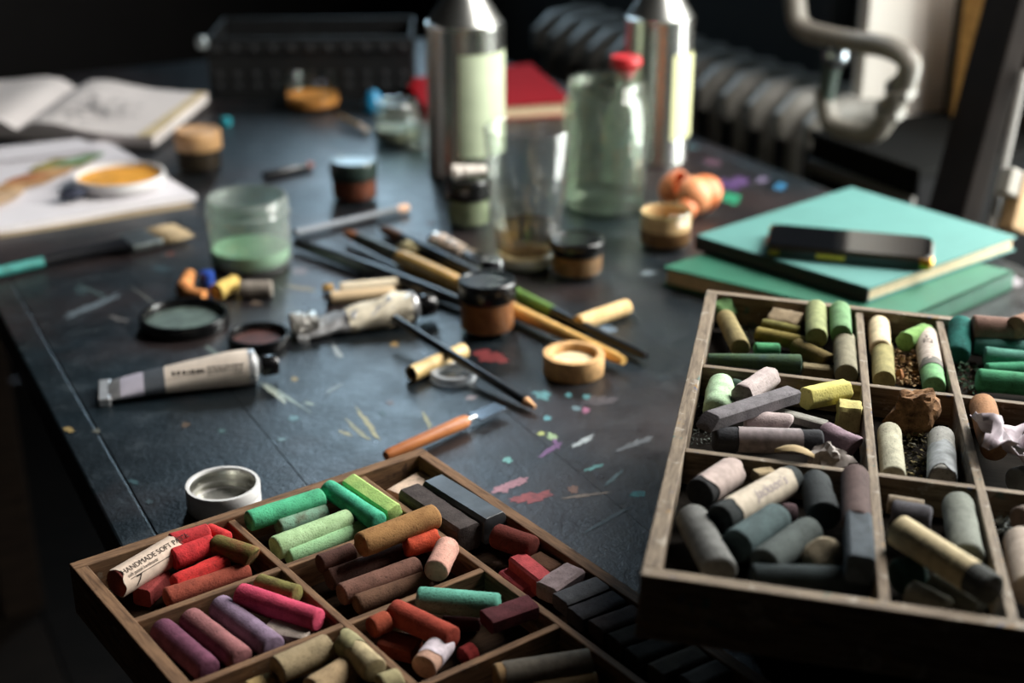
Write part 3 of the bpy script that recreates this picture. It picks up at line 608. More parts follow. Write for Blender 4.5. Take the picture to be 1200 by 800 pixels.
# third row
wr = paint('#aa9a94', .85, var=.3, scale=150, spec=.2)
o = P(ar, GR, SP, 819, 579, 858, 553, 8.0, 8, '#2b2c2e', 'short black pastel in a pinkish paper wrapper, back left of the front cell', e=.2); wrap_paper(o, seglen(o), .0081, .16, .99, wr, .003)
o = P(ar, GR, SP, 842, 610, 929, 561, 7.8, 9, '#33393a', 'long dark pastel in a pale wrapper with handwriting', e=.35); Lx = seglen(o); wrap_paper(o, Lx, .0079, .16, .90, paint('#b3a795', .85, var=.28, scale=150), .003)
wrap_text(o, "Jackson's", .0070, .0086, -Lx*.14, .22, paint('#857a80', .8), font_shear=.35, name='handwriting')
P(ar, GR, SP, 810, 606, 845, 672, 8.4, 3, '#6c6d6a', 'smoke grey thick pastel at the left of the front cell', e=.5)
P(ar, GR, SP, 862, 640, 911, 607, 8.4, 6, '#45585a', 'dark teal grey pastel below the pastel with handwriting', e=.3)
P(ar, GR, SP, 894, 662, 949, 622, 8.0, 4, '#495250', 'grey green pastel beside the faceted tan lump', e=.35)
chunk(CH, 'faceted tan lump in the middle of the front cell', ar(961, 650, .010), .0105, .008, .008, chalk('#8d8168'), .2, 21, .25, GR, flat=9)
P(ar, GR, SP, 955, 566, 966, 606, 8.4, 7, '#303638', 'blackish pastel with a broken top beside the maroon one', e=.3, amp=.09)
P(ar, GR, SP, 1002, 557, 1004, 615, 7.3, 2, '#54423f', 'maroon brown pastel against the divider of the front cell', e=.5)
P(ar, GR, SQ, 1007, 614, 1008, 668, 6.4, 1, '#454e55', 'blue grey square block in front of the maroon brown pastel', 'square', 7, e=.12)
P(ar, GR, SP, 880, 676, 1018, 680, 6.5, 1.5, '#2c3739', 'long dark slate pastel along the front rail', e=.4)
P(ar, GR, SP, 914, 604, 934, 606, 7, 2, '#4d3a3f', 'small plum stub between the wrapped and the blackish pastels', e=.6)
P(ar, GR, CH, 884, 558, 906, 555, 4, 6, '#a08c66', 'small tan chip behind the pastel with handwriting', 'square', 3, e=.3, amp=.15)
P(ar, GR, SP, 1040, 590, 1082, 597, 5.0, 9, '#8b7c66', 'rolled brown paper-coloured pastel at the back of the front narrow cell', e=.2)
P(ar, GR, SP, 1044, 603, 1091, 612, 8.2, 6, '#4c4a50', 'purple grey pastel in front of the rolled brown one', e=.4)
o = P(ar, GR, SP, 1048, 621, 1166, 692, 7.4, 12, '#4a4d4a', 'long pastel in a cream label with small dark lettering', e=.3); Lx = seglen(o); wrap_paper(o, Lx, .0075, .01, .80, paint('#ab9c78', .85, var=.25, scale=140), .001)
wrap_text(o, 'HANDMADE SOFT PASTEL', .0046, .0081, -Lx*.36, .1, ink, scalex=1.05)
P(ar, GR, SP, 1122, 591, 1134, 655, 8.2, 5, '#74796f', 'grey green thick pastel at the right of the front narrow cell', e=.45)
P(ar, GR, SP, 1050, 676, 1078, 672, 8.6, 2, '#1f4038', 'blackish green pastel end under the cream label', e=.5)
P(ar, GR, SP, 1092, 684, 1150, 714, 6.2, 4, '#6c6d60', 'olive grey pastel below the cream label', e=.4)
P(ar, GR, SP, 1066, 694, 1110, 716, 6.2, 3, '#7d7a68', 'greyish beige pastel in the front corner of the narrow cell', e=.4)
P(ar, GR, SP, 1196, 633, 1208, 694, 8.6, 4, '#a8998a', 'cream grey pastel cut off by the right edge of the picture', e=.4)
P(ar, GR, SP, 1194, 610, 1226, 600, 7, 7, '#5c4c42', 'dark brown stub behind the cream grey pastel at the right edge', e=.4)
# dust and crumbs
def heap(fn, x0, x1, y0, y1, n, top=.006): return [fn(random.uniform(x0, x1), random.uniform(y0, y1), random.uniform(.0, top)) for _ in range(n)]
crumbs('pastel_crumbs', 'heap of sandy brown crumbs between mustard and wrapped green pastels', heap(ar, 1048, 1078, 410, 450, 420, .012), .0007, .0022, [chalk('#8f6a38'), chalk('#6b4a24'), chalk('#a98a58')])
crumbs('pastel_crumbs', 'olive brown crumbs on the floor of the middle narrow cell', heap(ar, 1052, 1098, 500, 560, 260, .006), .0007, .0022, [chalk('#6c6038'), chalk('#3d3a2a')])
crumbs('pastel_crumbs', 'dark crumbs under the teal pastels', heap(ar, 1122, 1150, 425, 462, 160, .006), .0008, .0024, [chalk('#4a3a28'), chalk('#33523a')])
crumbs('pastel_crumbs', 'pale flakes in the front right cell', heap(ar, 1168, 1198, 606, 626, 120, .008), .0008, .0022, [chalk('#9aa3a0'), chalk('#5c6360')])
crumbs('pastel_crumbs', 'grey dust along the left wall of the second row', heap(ar, 808, 835, 470, 520, 200, .002), .0004, .0012, [chalk('#57605a'), chalk('#3a3c3a')])
crumbs('pastel_crumbs', 'green dust on the floor of the first cell', heap(ar, 868, 890, 372, 408, 200, .002), .0004, .0012, [chalk('#4a5a40'), chalk('#3a3c2a')])
chunk(CH, 'tiny orange chip beside the sandy crumbs', ar(1053, 441, .010), .003, .003, .005, chalk('#b0723a'), 0, 31, .3, GR, sub=2)

# ---------------------------------------------------------------- jars, bottles and glasses on the table
clear = thin_glass('#f6faf8', 1.0); clear_green = thin_glass('#cfe0d2', 1.0); black_plastic = paint('#0b0b0c', .22, var=.2, spec=.45)
def glass_shell(mb, r, h, t=.0022, base=.004, neck=None, shoulder=.012, lip=.0015):
    if neck is None: out = [(r*.93, 0), (r, .004), (r, h-.003), (r+lip, h-.001), (r, h)]; inn = [(r-t, h), (r-t, base+.003), (r*.85, base), (0, base)]
    else:
        nz = neck[1]; nr = neck[0]
        out = [(r*.93, 0), (r, .005), (r, h-nz-shoulder), (r*.98, h-nz-shoulder*.55), (nr+.003, h-nz), (nr, h-nz+.003)]
        for i in range(3):
            z = h-nz+.005+i*(nz-.008)/3; out += [(nr, z), (nr+.0012, z+.0014), (nr, z+.0028)]
        out += [(nr, h-.001), (nr-.0006, h)]; inn = [(nr-t, h), (nr-t, h-nz), (r-t, h-nz-shoulder), (r-t, base+.003), (r*.85, base), (0, base)]
    return mb.lathe(out+inn, 48)
def ribs(n, d): return lambda i, z: 1-d*(i % 2)
def lid_mesh(r, h, ribbed=True, dish=.0012):
    m = MB(); n = 72
    m.lathe([(r*.97, 0), (r, .0008), (r, h*.82), (r*.975, h*.94), (r*.93, h), (r*.82, h), (r*.80, h-dish), (0, h-dish)], n, mod=(lambda i, z: 1-.012*(i % 2) if 0 < z < h*.85 else 1)); return m
def lidded_jar(name, label, x, y, r_px, ytop, lid_frac, body_h, lid_mat, group='small lidded pigment jars', fill=.96, cut=0, dirt=None):
    p = at(x, y); r = r_px*mpx(p); h = ztop(p, ytop); lh = h*lid_frac; bh = h-lh
    t = tag(empty(name, p), label, 'jar', group)
    glass_shell(MB(), r*.97, bh).build('glass_body', clear, t)
    f = bh*fill
    MB().lathe([(r*.90, .0045), (r*.945, .006), (r*.945, f), (0, f-.001)], 40).build('pigment', body_h, t)
    l = lid_mesh(r*1.04, lh).build('lid', lid_mat, t); l.location.z = bh+.0003
    return t, p, r, h
t, pj, rj, hj = lidded_jar('pigment_jar', 'ochre brown pigment jar with black lid in front of the brushes', 571, 388, 33, 327, .34, chalk('#a9652c', '#8a4c1e'), black_plastic)
lidded_jar('pigment_jar', 'tan pigment jar with black lid beside the water tumbler', 676, 322, 30.5, 279, .36, chalk('#a37648', '#86592f'), black_plastic)
t, p3, r3, h3 = lidded_jar('pigment_jar', 'grey-green pigment jar with black lid carrying a white crumpled tube', 549, 264, 25, 208, .40, chalk('#8d9473', '#6f7657'), black_plastic)
lidded_jar('pigment_jar', 'rust red pigment jar with greenish black lid, left of the tall can', 416, 234, 26.5, 187, .42, chalk('#8a4227', '#5e2a1a'), paint('#27332f', .3, var=.2))
lidded_jar('pigment_jar', 'dark jar with a tan wooden lid beside the open sketchbook', 235, 200, 26, 152, .44, chalk('#4a3a2a', '#231a14'), paint('#c59a6c', .5, var=.2))
# open jars
def open_jar(name, label, x, y, r_px, ytop, cat='jar', mat=None, neck=None, group=None):
    p = at(x, y); r = r_px*mpx(p); h = ztop(p, ytop)
    t = tag(empty(name, p), label, cat, group)
    nk = (r*neck[0], neck[1]) if neck else None
    glass_shell(MB(), r, h, neck=nk).build('glass_body', mat or clear, t); return t, p, r, h
t, p, r, h = open_jar('plastic_jar', 'frosted green screw-top jar without its lid, pale green wax inside', 295, 310, 47, 229, mat=thin_glass('#e5ebe7', 1.2, .12), neck=(.965, .014))
MB().lathe([(r*.88, .0042), (r*.945, .008), (r*.945, h*.27), (r*.6, h*.20), (0, h*.19)], 40).build('wax', paint('#a3c9a8', .6, var=.12), t)
t, p, r, h = open_jar('pigment_jar', 'open glass jar with tan pigment and dusty rim by the orange shells', 779, 288, 31, 244, neck=(.94, .010))
MB().lathe([(r*.88, .0042), (r*.94, .006), (r*.94, h*.50), (r*.5, h*.58), (0, h*.6)], 40).build('pigment', chalk('#8a5f30', '#6a4420'), t)
MB().lathe([(r*.93, h*.5), (r*.93, h*.93), (r*.90, h*.93), (r*.90, h*.5)], 40, caps=False).build('dusty_film', paint('#d9b183', .8, var=.2), t)
t, p, r, h = open_jar('pigment_jar', 'open glass jar with orange pigment in front of the dark crate', 367, 126, 32, 89)
MB().lathe([(r*.88, .0042), (r*.94, .006), (r*.94, h*.42), (r*.4, h*.34), (0, h*.3)], 40).build('pigment', chalk('#d98a22', '#b56a12'), t)
t, p, r, h = open_jar('glass_jar', 'large empty glass jar with threaded neck beside the second can', 707, 244, 49, 93, mat=thin_glass('#eaf0e8', 1.8, .03), neck=(.88, .016))
t, p, r, h = open_jar('glass_jar', 'small clear glass jar with metal bits inside, left of the tall can', 466, 166, 27, 118, neck=(.88, .010), mat=thin_glass('#f2f6f2', 2.2, .04))
MB().lathe([(r*.85, .0045), (r*.93, .006), (r*.93, h*.34), (0, h*.3)], 30).build('contents', paint('#8b8674', .35, var=.5, scale=120, bumpy=.6), t)
t, p, r, h = open_jar('glass_jar', 'second clear glass jar tucked against the foot of the tall can', 492, 176, 15, 140, mat=thin_glass('#f2f6f2', 2.2, .04))
# tumbler with water
pt = at(617, 309); rb = 37*mpx(pt); ht = ztop(pt, 149); rt = 51.5*mpx(pt)*.975
t = tag(empty('water_tumbler', pt), 'tapered clear drinking glass with a little brownish water in the middle of the table', 'glass')
def tr_(z): return rb+(rt-rb)*z/ht
MB().lathe([(rb*.94, 0), (rb, .002), (tr_(.012), .012), (rt, ht-.001), (rt-.0008, ht+.0004), (rt-.0022, ht-.001), (tr_(.016)-.0022, .016), (tr_(.013)*.8, .0125), (0, .012)], 56).build('glass_body', thin_glass('#f6f8f7', 1.7, .015), t)
MB().lathe([(tr_(.014)*.78, .0127), (tr_(.016)-.003, .0165), (tr_(.036)-.0024, .0345), (tr_(.036)-.0024, .036), (0, .036)], 48).build('water', thin_glass('#cdbda6', 1.6), t)
MB().lathe([(tr_(.001)*.9, .0015), (tr_(.008)*.97, .006), (tr_(.011)*.9, .0105), (0, .011)], 48).build('glass_base', paint('#c9ccc8', .25, var=.35, scale=50), t)
# red-capped bottle
pb = at(729, 218); rbt = 25*mpx(pb); hb = ztop(pb, 82); hc = ztop(pb, 66)
t = tag(empty('glass_bottle', pb), 'clear glass bottle with a red stopper standing behind the large jar', 'bottle')
MB().lathe([(rbt*.92, 0), (rbt, .004), (rbt, hb*.58), (rbt*.86, hb*.67), (rbt*.48, hb*.78), (rbt*.44, hb*.97), (rbt*.5, hb), (rbt*.38, hb), (rbt*.36, hb*.8), (rbt*.8, hb*.66), (rbt*.93, hb*.57), (rbt*.9, .006), (0, .006)], 40).build('glass_body', thin_glass('#f2f6f3', 1.8, .03), t)
MB().lathe([(rbt*.37, hb-.008), (rbt*.40, hb), (rbt*.62, hb+.003), (rbt*.74, hc-.005), (rbt*.66, hc), (0, hc-.001)], 32).build('stopper', paint('#b51f24', .45, var=.15), t)
# tall cans
steel = paint('#c9c9c4', .26, 1.0, var=.06, scale=25); steel2 = paint('#b9bab6', .35, 1.0, var=.1, scale=25)
def can(label, x, y, r_px, ytop, lab0, lab1, lz0, lz1, lcol):
    p = at(x, y); r = r_px*mpx(p); h = ztop(p, ytop)
    t = tag(empty('solvent_can', p), label, 'can', 'tall metal solvent cans')
    MB().lathe([(r*.97, 0), (r*1.01, .002), (r*1.01, .005), (r, .007), (r, h-.003), (r*1.015, h-.002), (r*1.015, h+.001), (r*.97, h+.002)], 56).build('body', steel, t)
    MB().lathe([(r*.97, h+.0015), (r*.42, h+.034), (r*.36, h+.037), (r*.36, h+.046), (r*.40, h+.047), (0, h+.047)], 56).build('shoulder', steel2, t)
    MB().lathe([(r*.43, h+.0475), (r*.43, h+.066), (r*.38, h+.069), (0, h+.069)], 40, mod=lambda i, z: 1-.02*(i % 2)).build('cap', black_plastic, t)
    m = MB(); V = []; n = 40
    for i in range(n+1):
        a = R(lab0)+(R(lab1)-R(lab0))*i/n
        for z in (lz0*h, lz1*h): V.append((math.cos(a)*(r+.0006), math.sin(a)*(r+.0006), z))
    m.add(V, [(2*i, 2*i+2, 2*i+3, 2*i+1) for i in range(n)]).build('paper_label', lcol, t)
    return t
can('tall steel solvent can with a pale green label, left one of the pair', 547, 203, 44, 27, -98, 25, .17, .84, paint('#b3bda0', .7, var=.08, scale=60))
can('tall steel solvent can with a pale yellow label, right one of the pair', 767, 188, 38.5, 20, -70, 30, .20, .78, paint('#cfd0a0', .7, var=.06, scale=60))
# white crumpled tube lying on the third jar's lid
def crumple(mb, L, r, seed, flat=.5):
    n, k = 20, 14; V = []
    for j in range(k+1):
        f = j/k
        for i in range(n):
            t = 2*math.pi*i/n; wy = r*(1+.25*f); wz = r*(1-flat*f)
            p = Vector((-L/2+L*f, math.cos(t)*wy, math.sin(t)*wz)); q = p*180+Vector((seed, 0, 0)); d = 1+.28*noise.noise(q)
            V.append((p.x, p.y*d, p.z*d))
    return mb.add(V, [(j*n+i, j*n+(i+1) % n, (j+1)*n+(i+1) % n, (j+1)*n+i) for j in range(k) for i in range(n)]+[tuple(range(n-1, -1, -1)), tuple(k*n+i for i in range(n))])
zl = h3+.0065
o = crumple(MB(), .032, .007, 3).build('paint_tube', paint('#d8cfc6', .5, var=.15), sharp=25); q1 = p3+Vector((-.013, 0, zl-.001)); q2 = p3+Vector((.016, .004, zl)); o.matrix_world = axis_matrix(q1, q2)
tag(o, 'white crumpled little tube lying on the lid of the grey-green jar', 'tube')

# ---------------------------------------------------------------- caps, lids, rings
pc = at(263, 592); rc = 43*mpx(pc); hcap = ztop(pc, 566)
m = MB(); m.lathe([(rc*.96, 0), (rc, .001), (rc, hcap*.45), (rc*.985, hcap*.5), (rc, hcap*.55), (rc, hcap-.0008), (rc*.985, hcap), (rc*.90, hcap), (rc*.885, hcap*.9), (rc*.90, hcap*.78), (rc*.87, hcap*.68), (rc*.895, hcap*.56), (rc*.865, hcap*.46), (rc*.89, hcap*.34), (rc*.86, hcap*.16), (rc*.8, hcap*.10), (0, hcap*.10)], 120, mod=lambda i, z: (1-.010*(i % 2)) if hcap*.05 < z < hcap*.46 else 1)
t = tag(m.build('screw_lid', paint('#cfcdcb', .45, 0, var=.05, scale=80), sharp=50), 'white metal screw cap lying open side up behind the lower tray', 'cap'); t.location = pc
MB().lathe([(rc*.893, hcap*.93), (rc*.885, hcap*.86), (rc*.875, hcap*.8), (rc*.858, hcap*.72), (rc*.878, hcap*.62), (rc*.855, hcap*.52), (rc*.876, hcap*.42), (rc*.852, hcap*.30), (rc*.86, hcap*.14), (rc*.83, hcap*.14), (rc*.83, hcap*.3), (rc*.84, hcap*.93)][:9], 64, caps=False).build('threaded_lining', paint('#b9b8b0', .28, 1.0, var=.1), t, 60)
MB().lathe([(rc*.845, hcap*.105), (rc*.845, hcap*.125), (rc*.78, hcap*.13), (0, hcap*.125)], 48).build('liner', paint('#a9aaa4', .4, .6, var=.3, scale=200, bumpy=.4), t)
def dish_lid(name, label, x, y, r_px, ytop, mat, inner=None, wall=.10, cat='lid', depth=.75, z=0, group=None, ribbed=True):
    p = at(x, y, z); r = r_px*mpx(p); h = ztop(p, ytop)-z
    m = MB(); m.lathe([(r*.95, 0), (r, .001), (r, h-.001), (r*.985, h), (r*(1-wall), h), (r*(1-wall*1.2), h*.9), (r*(1-wall*1.3), h*(1-depth)), (0, h*(1-depth))], 72, mod=(lambda i, zz: 1-.012*(i % 2) if .0009 < zz < h-.0015 and ribbed else 1))
    o = tag(m.build(name, mat, sharp=45), label, cat, group); o.location = p
    if inner: MB().lathe([(r*(1-wall*1.35), h*(1-depth)+.0003), (r*(1-wall*1.35), h*(1-depth)+.0012), (r*.4, h*(1-depth)+.002), (0, h*(1-depth)+.0016)], 40).build(inner[0], inner[1], o)
    return o
dish_lid('jar_lid', 'cream shallow lid holding pale powder in front of the brush handles', 672, 436, 36, 413, paint('#c29763', .7, var=.3, scale=180), ('powder', chalk('#e8d2a4', '#d2b480')), .22, depth=.45)
dish_lid('jar_lid', 'large black jar lid lying upturned beside the frosted green jar', 217, 381, 52, 367, black_plastic, ('residue', paint('#4c5a54', .6, var=.5, scale=120)), .10)
dish_lid('jar_lid', 'smaller black jar lid lying upturned behind the labelled paint tube', 304, 403, 36, 390, black_plastic, ('residue', paint('#4a2a24', .6, var=.5, scale=120)), .10)
pr = at(531, 443); rr = 27*mpx(pr)
o = MB().lathe([(rr*.72, .0), (rr, .0), (rr*1.0, .003), (rr*.96, .0055), (rr*.74, .0055), (rr*.70, .003), (rr*.72, .0)], 48, caps=False).build('plastic_ring', thin_glass('#d8dce0', 2.2, .38), sharp=60); o.location = pr+Vector((0, 0, .0004))
tag(o, 'clear plastic ring lid lying beside the black pencil', 'ring')
MB().lathe([(rr*.70, .0006), (rr*.70, .0012), (0, .0012)], 40).build('disc', thin_glass('#c9d0d4', 1.5, .10), o)
# black rounded cap between jar and tumbler
pk = pj+Vector((.003, .050, 0)); hk = ztop(pk, 303)
o = MB().lathe([(.013, 0), (.0145, .002), (.014, hk*.6), (.010, hk*.62), (.0095, hk*.94), (.008, hk), (0, hk)], 32, mod=lambda i, z: 1-.02*(i % 2)).build('bottle_cap', paint('#1d2024', .18, var=.1, coat=.6)); o.location = pk
tag(o, 'glossy black stepped cap standing behind the ochre brown pigment jar', 'cap')

# ---------------------------------------------------------------- brushes, pencils, knife, tubes
blk = paint('#15161a', .28, var=.2, coat=.3); ferr = paint('#9fa0a0', .3, 1.0, var=.15, scale=150)
yel = paint('#c99d54', .42, var=.18, scale=120, coat=.2); bare = wood('#d9a97c', '#b98558', scale=60)
def path(p1, p2, fs): return [p1.lerp(p2, f) for f in fs]
def rod(name, label, cat, p1, p2, parts, group=None):
    # parts: (part name, material, [(fraction along, radius mm, flatten)...])
    M = axis_matrix(p1, p2); L = (p2-p1).length; t = tag(empty(name, mat=M), label, cat, group)
    for (pn, mat, secs) in parts:
        n = 20; V = []
        for (f, rr_, fl_) in secs:
            for i in range(n): a = 2*math.pi*(i+.5)/n; V.append((-L/2+L*f, math.cos(a)*rr_*.001*(fl_ if fl_ >= 1 else 1), math.sin(a)*rr_*.001*(1 if fl_ <= 1 else 1/fl_**.5)))
        k = len(secs); mesh_obj(pn, V, [tuple(reversed((j*n+i, j*n+(i+1) % n, (j+1)*n+(i+1) % n, (j+1)*n+i))) for j in range(k-1) for i in range(n)]+[tuple(range(n)), tuple((k-1)*n+i for i in reversed(range(n)))], mat, t)
    return t
rod('pencil', 'black pencil with bare wood tip pointing to the lower right of the table centre', 'pencil', at(462, 373, .018), at(627, 477, .0044),
    [('shaft', blk, [(0, 3.0, 1), (.01, 3.4, 1), (.94, 3.4, 1)]), ('sharpened_wood', bare, [(.94, 3.3, 1), (.955, 3.0, 1), (.99, 1.6, 1), (1, 1.2, 1)])])
rod('pencil', 'grey pencil with pale end lying behind the dark brush handle', 'pencil', at(346, 273, .005), at(478, 243, .005),
    [('shaft', paint('#6a7078', .4, var=.2), [(0, 4.0, 1), (.9, 4.0, 1)]), ('wood_end', paint('#d9a88a', .6), [(.9, 4.1, 1), (.985, 4.0, 1), (1, 3, 1)])])
rod('paint_brush', 'brush with orange bristles, worn yellow handle passing behind the ochre jar', 'brush', at(404, 272, .0085), at(731, 423, .0085),
    [('bristles', paint('#9a5a2c', .7, var=.3, scale=300), [(0, 2, 1), (.02, 4, 1), (.06, 5, 1)]), ('ferrule', paint('#55524c', .35, .8, var=.5, scale=160), [(.06, 5.2, 1), (.16, 6.0, 1), (.235, 6.4, 1)]),
     ('handle', yel, [(.235, 6.6, 1), (.25, 7.6, 1), (.42, 8.0, 1), (.60, 6.2, 1), (.8, 5.2, 1), (.97, 4.2, 1), (1, 3, 1)])])
rod('paint_brush', 'dark brush with brown bristles and a green band, nearest the tumbler', 'brush', at(446, 267, .006), at(758, 418, .005),
    [('bristles', paint('#5a3a24', .7, var=.3, scale=300), [(0, 2, 1), (.03, 5, 1), (.10, 5.5, 1)]), ('ferrule', paint('#3a3d42', .3, .8, var=.4, scale=160), [(.10, 5.4, 1), (.30, 5.6, 1)]),
     ('handle', paint('#2a2622', .35, var=.4, scale=100, coat=.3), [(.30, 5.6, 1), (.56, 5.2, 1)]), ('green_band', paint('#5d7f34', .4, var=.2), [(.56, 5.0, 1), (.70, 4.6, 1)]), ('handle_end', blk, [(.70, 4.6, 1), (.97, 3.6, 1), (1, 2.4, 1)])])
rod('paint_brush', 'plain black brush handle lying in front of the grey pencil', 'brush', at(346, 284, .0068), at(546, 356, .0068),
    [('handle', blk, [(0, 3, 1), (.02, 4.5, 1), (.5, 6.5, 1), (.85, 5.5, 1), (1, 4, 1)])])
o = rod('palette_knife', 'palette knife with a wooden handle, its blade pointing up and right', 'knife', at(452, 534, .006), at(592, 473, .006),
    [('handle', wood('#b5713f', '#8a4e28', scale=40, rough=.4), [(0, 3.0, 1), (.03, 3.9, 1), (.45, 4.5, 1), (.62, 4.7, 1), (.655, 4.1, 1), (.665, 3.4, 1)]),
     ('ferrule', ferr, [(.665, 2.0, 1), (.74, 1.7, 1)])])
L = (at(592, 473, .006)-at(452, 534, .006)).length
MB().box(-L/2+L*.73, L/2-.004, -.0062, .0062, -.0005, .0004).build('blade', paint('#6f747a', .25, 1.0, var=.2), o)
# bamboo tubes
def hollow(name, label, p1, p2, r, mat, cat):
    L = (p2-p1).length; m = MB(); n = 26; prof = [(-L/2, r*.72), (-L/2, r), (-L*.17, r*.98), (-L*.15, r*1.05), (-L*.13, r*.98), (L/2, r), (L/2, r*.7), (-L/2+.001, r*.7)]
    V = [(x, math.cos(2*math.pi*i/n)*q, math.sin(2*math.pi*i/n)*q) for (x, q) in prof for i in range(n)]
    m.add(V, [tuple(reversed((j*n+i, j*n+(i+1) % n, ((j+1) % len(prof))*n+(i+1) % n, ((j+1) % len(prof))*n+i))) for j in range(len(prof)) for i in range(n)])
    o = m.build(name, mat, sharp=50); o.matrix_world = axis_matrix(p1, p2); return tag(o, label, cat)
cane = paint('#cdae73', .5, var=.16, scale=90)
t = hollow('cane_tube', 'straw-coloured hollow cane piece under the black pencil, dark open end left', at(482, 438, .0062), at(543, 411, .0062), .0060, cane, 'tube')
MB().lathe([(.0042, -.002), (.0042, .002), (0, .002)], 20).build('hollow_shade', blk, t).matrix_local = Matrix.Translation((-(at(482, 438, .0062)-at(543, 411, .0062)).length/2+.004, 0, 0)) @ Matrix.Rotation(R(90), 4, 'Y')  # black disc paints the shade inside the open cane end
stick('soft_pastel', 'cream yellow pastel lying alone behind the dark brush handle', at(677, 379, .0068), at(736, 359, .0068), .0064, chalk('#e3bd7c', '#cfa25f'), e=.4, amp=.04)
chunk('wax_lump', 'yellow and white oval lump between the two brush ferrules', at(478, 290, .007), .0105, .006, .0065, paint('#d9cba0', .6, var=.25, scale=90), -.4, 4, .2, cat='lump')
# tubes
def paint_tube(label, p1, p2, r, body, foil, capm, lab=None, crump=0.0, cap_r=.6, seed=1, lk=1.012):
    up = None; M = axis_matrix(p1, p2); L = (p2-p1).length; t = tag(empty('paint_tube', mat=M), label, 'tube', 'squeezed paint tubes')
    n = 32; V = []; secs = 16
    def sec(f):
        wy = r*(1+.30*(1-f)**1.5); wz = r*(.12+.88*min(1, (f*1.25)**.7)); return wy, wz
    def ring(x, f, k=1.0):
        wy, wz = sec(f); out = []
        for i in range(n):
            a = 2*math.pi*i/n; p = Vector((x, math.cos(a)*wy*k, math.sin(a)*wz*k)); d = 1+crump*noise.noise(p*170+Vector((seed, 0, 0)))
            out.append((p.x, p.y*d, p.z*d-(r-wz)*.75))
        return out
    def band(nm, f0, f1, mat, k, ns):
        V = []
        for j in range(ns+1): f = f0+(f1-f0)*j/ns; V += ring(-L/2+L*f, f, k)
        return mesh_obj(nm, V, [tuple(reversed((j*n+i, j*n+(i+1) % n, (j+1)*n+(i+1) % n, (j+1)*n+i))) for j in range(ns) for i in range(n)]+[tuple(range(n)), tuple(ns*n+i for i in reversed(range(n)))], mat, t)
    band('foil_body', .0, .93, foil, 1.0, 18)
    for (f0, f1, mt) in body: band('label_band', f0, f1, mt, lk, 8)
    MB().box(-L/2-.004, -L/2+.004, -r*1.34, r*1.34, -r*.95, -r*.45, .0008).build('crimp', foil, t)
    m = MB(); m.lathe([(r*.99, 0), (r*.96, .0015), (r*.5, .004), (r*.42, .005), (r*.42, .008), (0, .008)], 28); o = m.build('shoulder', foil, t); o.matrix_local = Matrix.Translation((-L/2+L*.93, 0, 0)) @ Matrix.Rotation(R(90), 4, 'Y')
    if capm:
        m = MB(); m.lathe([(r*cap_r, 0), (r*cap_r*1.03, .001), (r*cap_r*.95, .0105), (r*cap_r*.8, .012), (0, .012)], 36, mod=lambda i, z: 1-.03*(i % 2)); o = m.build('cap', capm, t); o.matrix_local = Matrix.Translation((-L/2+L*.93+.006, 0, 0)) @ Matrix.Rotation(R(90), 4, 'Y')
    return t, L, r
foil = paint('#cfcfd0', .38, .75, var=.2, scale=90, bumpy=.25); cream = paint('#cfc2b4', .5, var=.1, scale=120); lilac = paint('#b3aebb', .5, var=.1)
t, L, r = paint_tube('squeezed paint tube with pale paper label and black cap, lying left of centre', at(121, 447, .012), at(309, 428, .012), .0125,
    [(.10, .245, lilac), (.245, .375, paint('#4d5258', .5, var=.15)), (.375, .90, cream)], foil, black_plastic, seed=3)
# rows of worn small print (not legible in the photograph)
def print_rows(t, L, x0, x1, rows, rad):
    m = MB(); rnd = random.Random(5); c = Vector((0, 0, TZ+H))-t.matrix_world.translation; lc = t.matrix_world.to_3x3().inverted() @ c; th0 = math.atan2(lc.y, lc.z)
    for (dth, hgt) in rows:
        x = x0
        while x < x1:
            wd = rnd.uniform(.0012, .003); 
            V = [(x+a*wd, math.sin(th0+dth+b_*hgt/rad)*rad, math.cos(th0+dth+b_*hgt/rad)*rad) for a, b_ in ((0, -.5), (1, -.5), (1, .5), (0, .5))]
            m.add(V, [(0, 1, 2, 3)]); x += wd+rnd.uniform(.0004, .0012)
    o = m.build('worn_print', ink, t, None); o['kind'] = 'stuff'
print_rows(t, L, -L/2+L*.42, -L/2+L*.62, [(.05, .0028)], r*1.035); print_rows(t, L, -L/2+L*.64, -L/2+L*.86, [(.18, .0012), (-.02, .0012), (-.22, .0012)], r*1.035)
t, L, r = paint_tube('crumpled cream paint tube with torn silver foil end, under the pencil top', at(350, 379, .010), at(494, 358, .012), .0120, [(.38, .90, paint('#d9cfb8', .6, var=.2, scale=120))], foil, black_plastic, crump=.28, cap_r=.75, seed=8, lk=1.06)
crumple(MB(), .020, .0085, 9, .2).build('torn_foil', paint('#e2ded6', .3, .8, var=.2), t, 20).location = (-L/2+.004, 0, 0)
paint_tube('small white paint tube with bright foil end beside the dark brush', at(574, 306, .008), at(506, 281, .009), .0085, [(.32, .92, paint('#d9c3b4', .55, var=.15))], paint('#d9dadb', .25, 1.0, var=.15), None, crump=.2, seed=12)
stick('chalk_stick', 'ivory thin stick with a blue tip behind the crumpled cream tube', at(398, 338, .0055), at(474, 331, .0055), .005, paint('#d8c9ae', .6, var=.1), e=.2, amp=.03, cat='stick')
o = bpy.data.objects['chalk_stick']; Lc = seglen(o); wrap_paper(o, Lc, .0050, .94, 1.01, paint('#27347a', .5), 0, 'blue_tip')
o = stick('chalk_stick', 'cream thin stick with a dark end, directly behind the crumpled cream tube', at(384, 349, .0055), at(462, 342, .0055), .0052, paint('#cdb28c', .6, var=.12), e=.2, amp=.03, cat='stick')
wrap_paper(o, seglen(o), .0052, -.01, .05, blk, 0, 'dark_end')
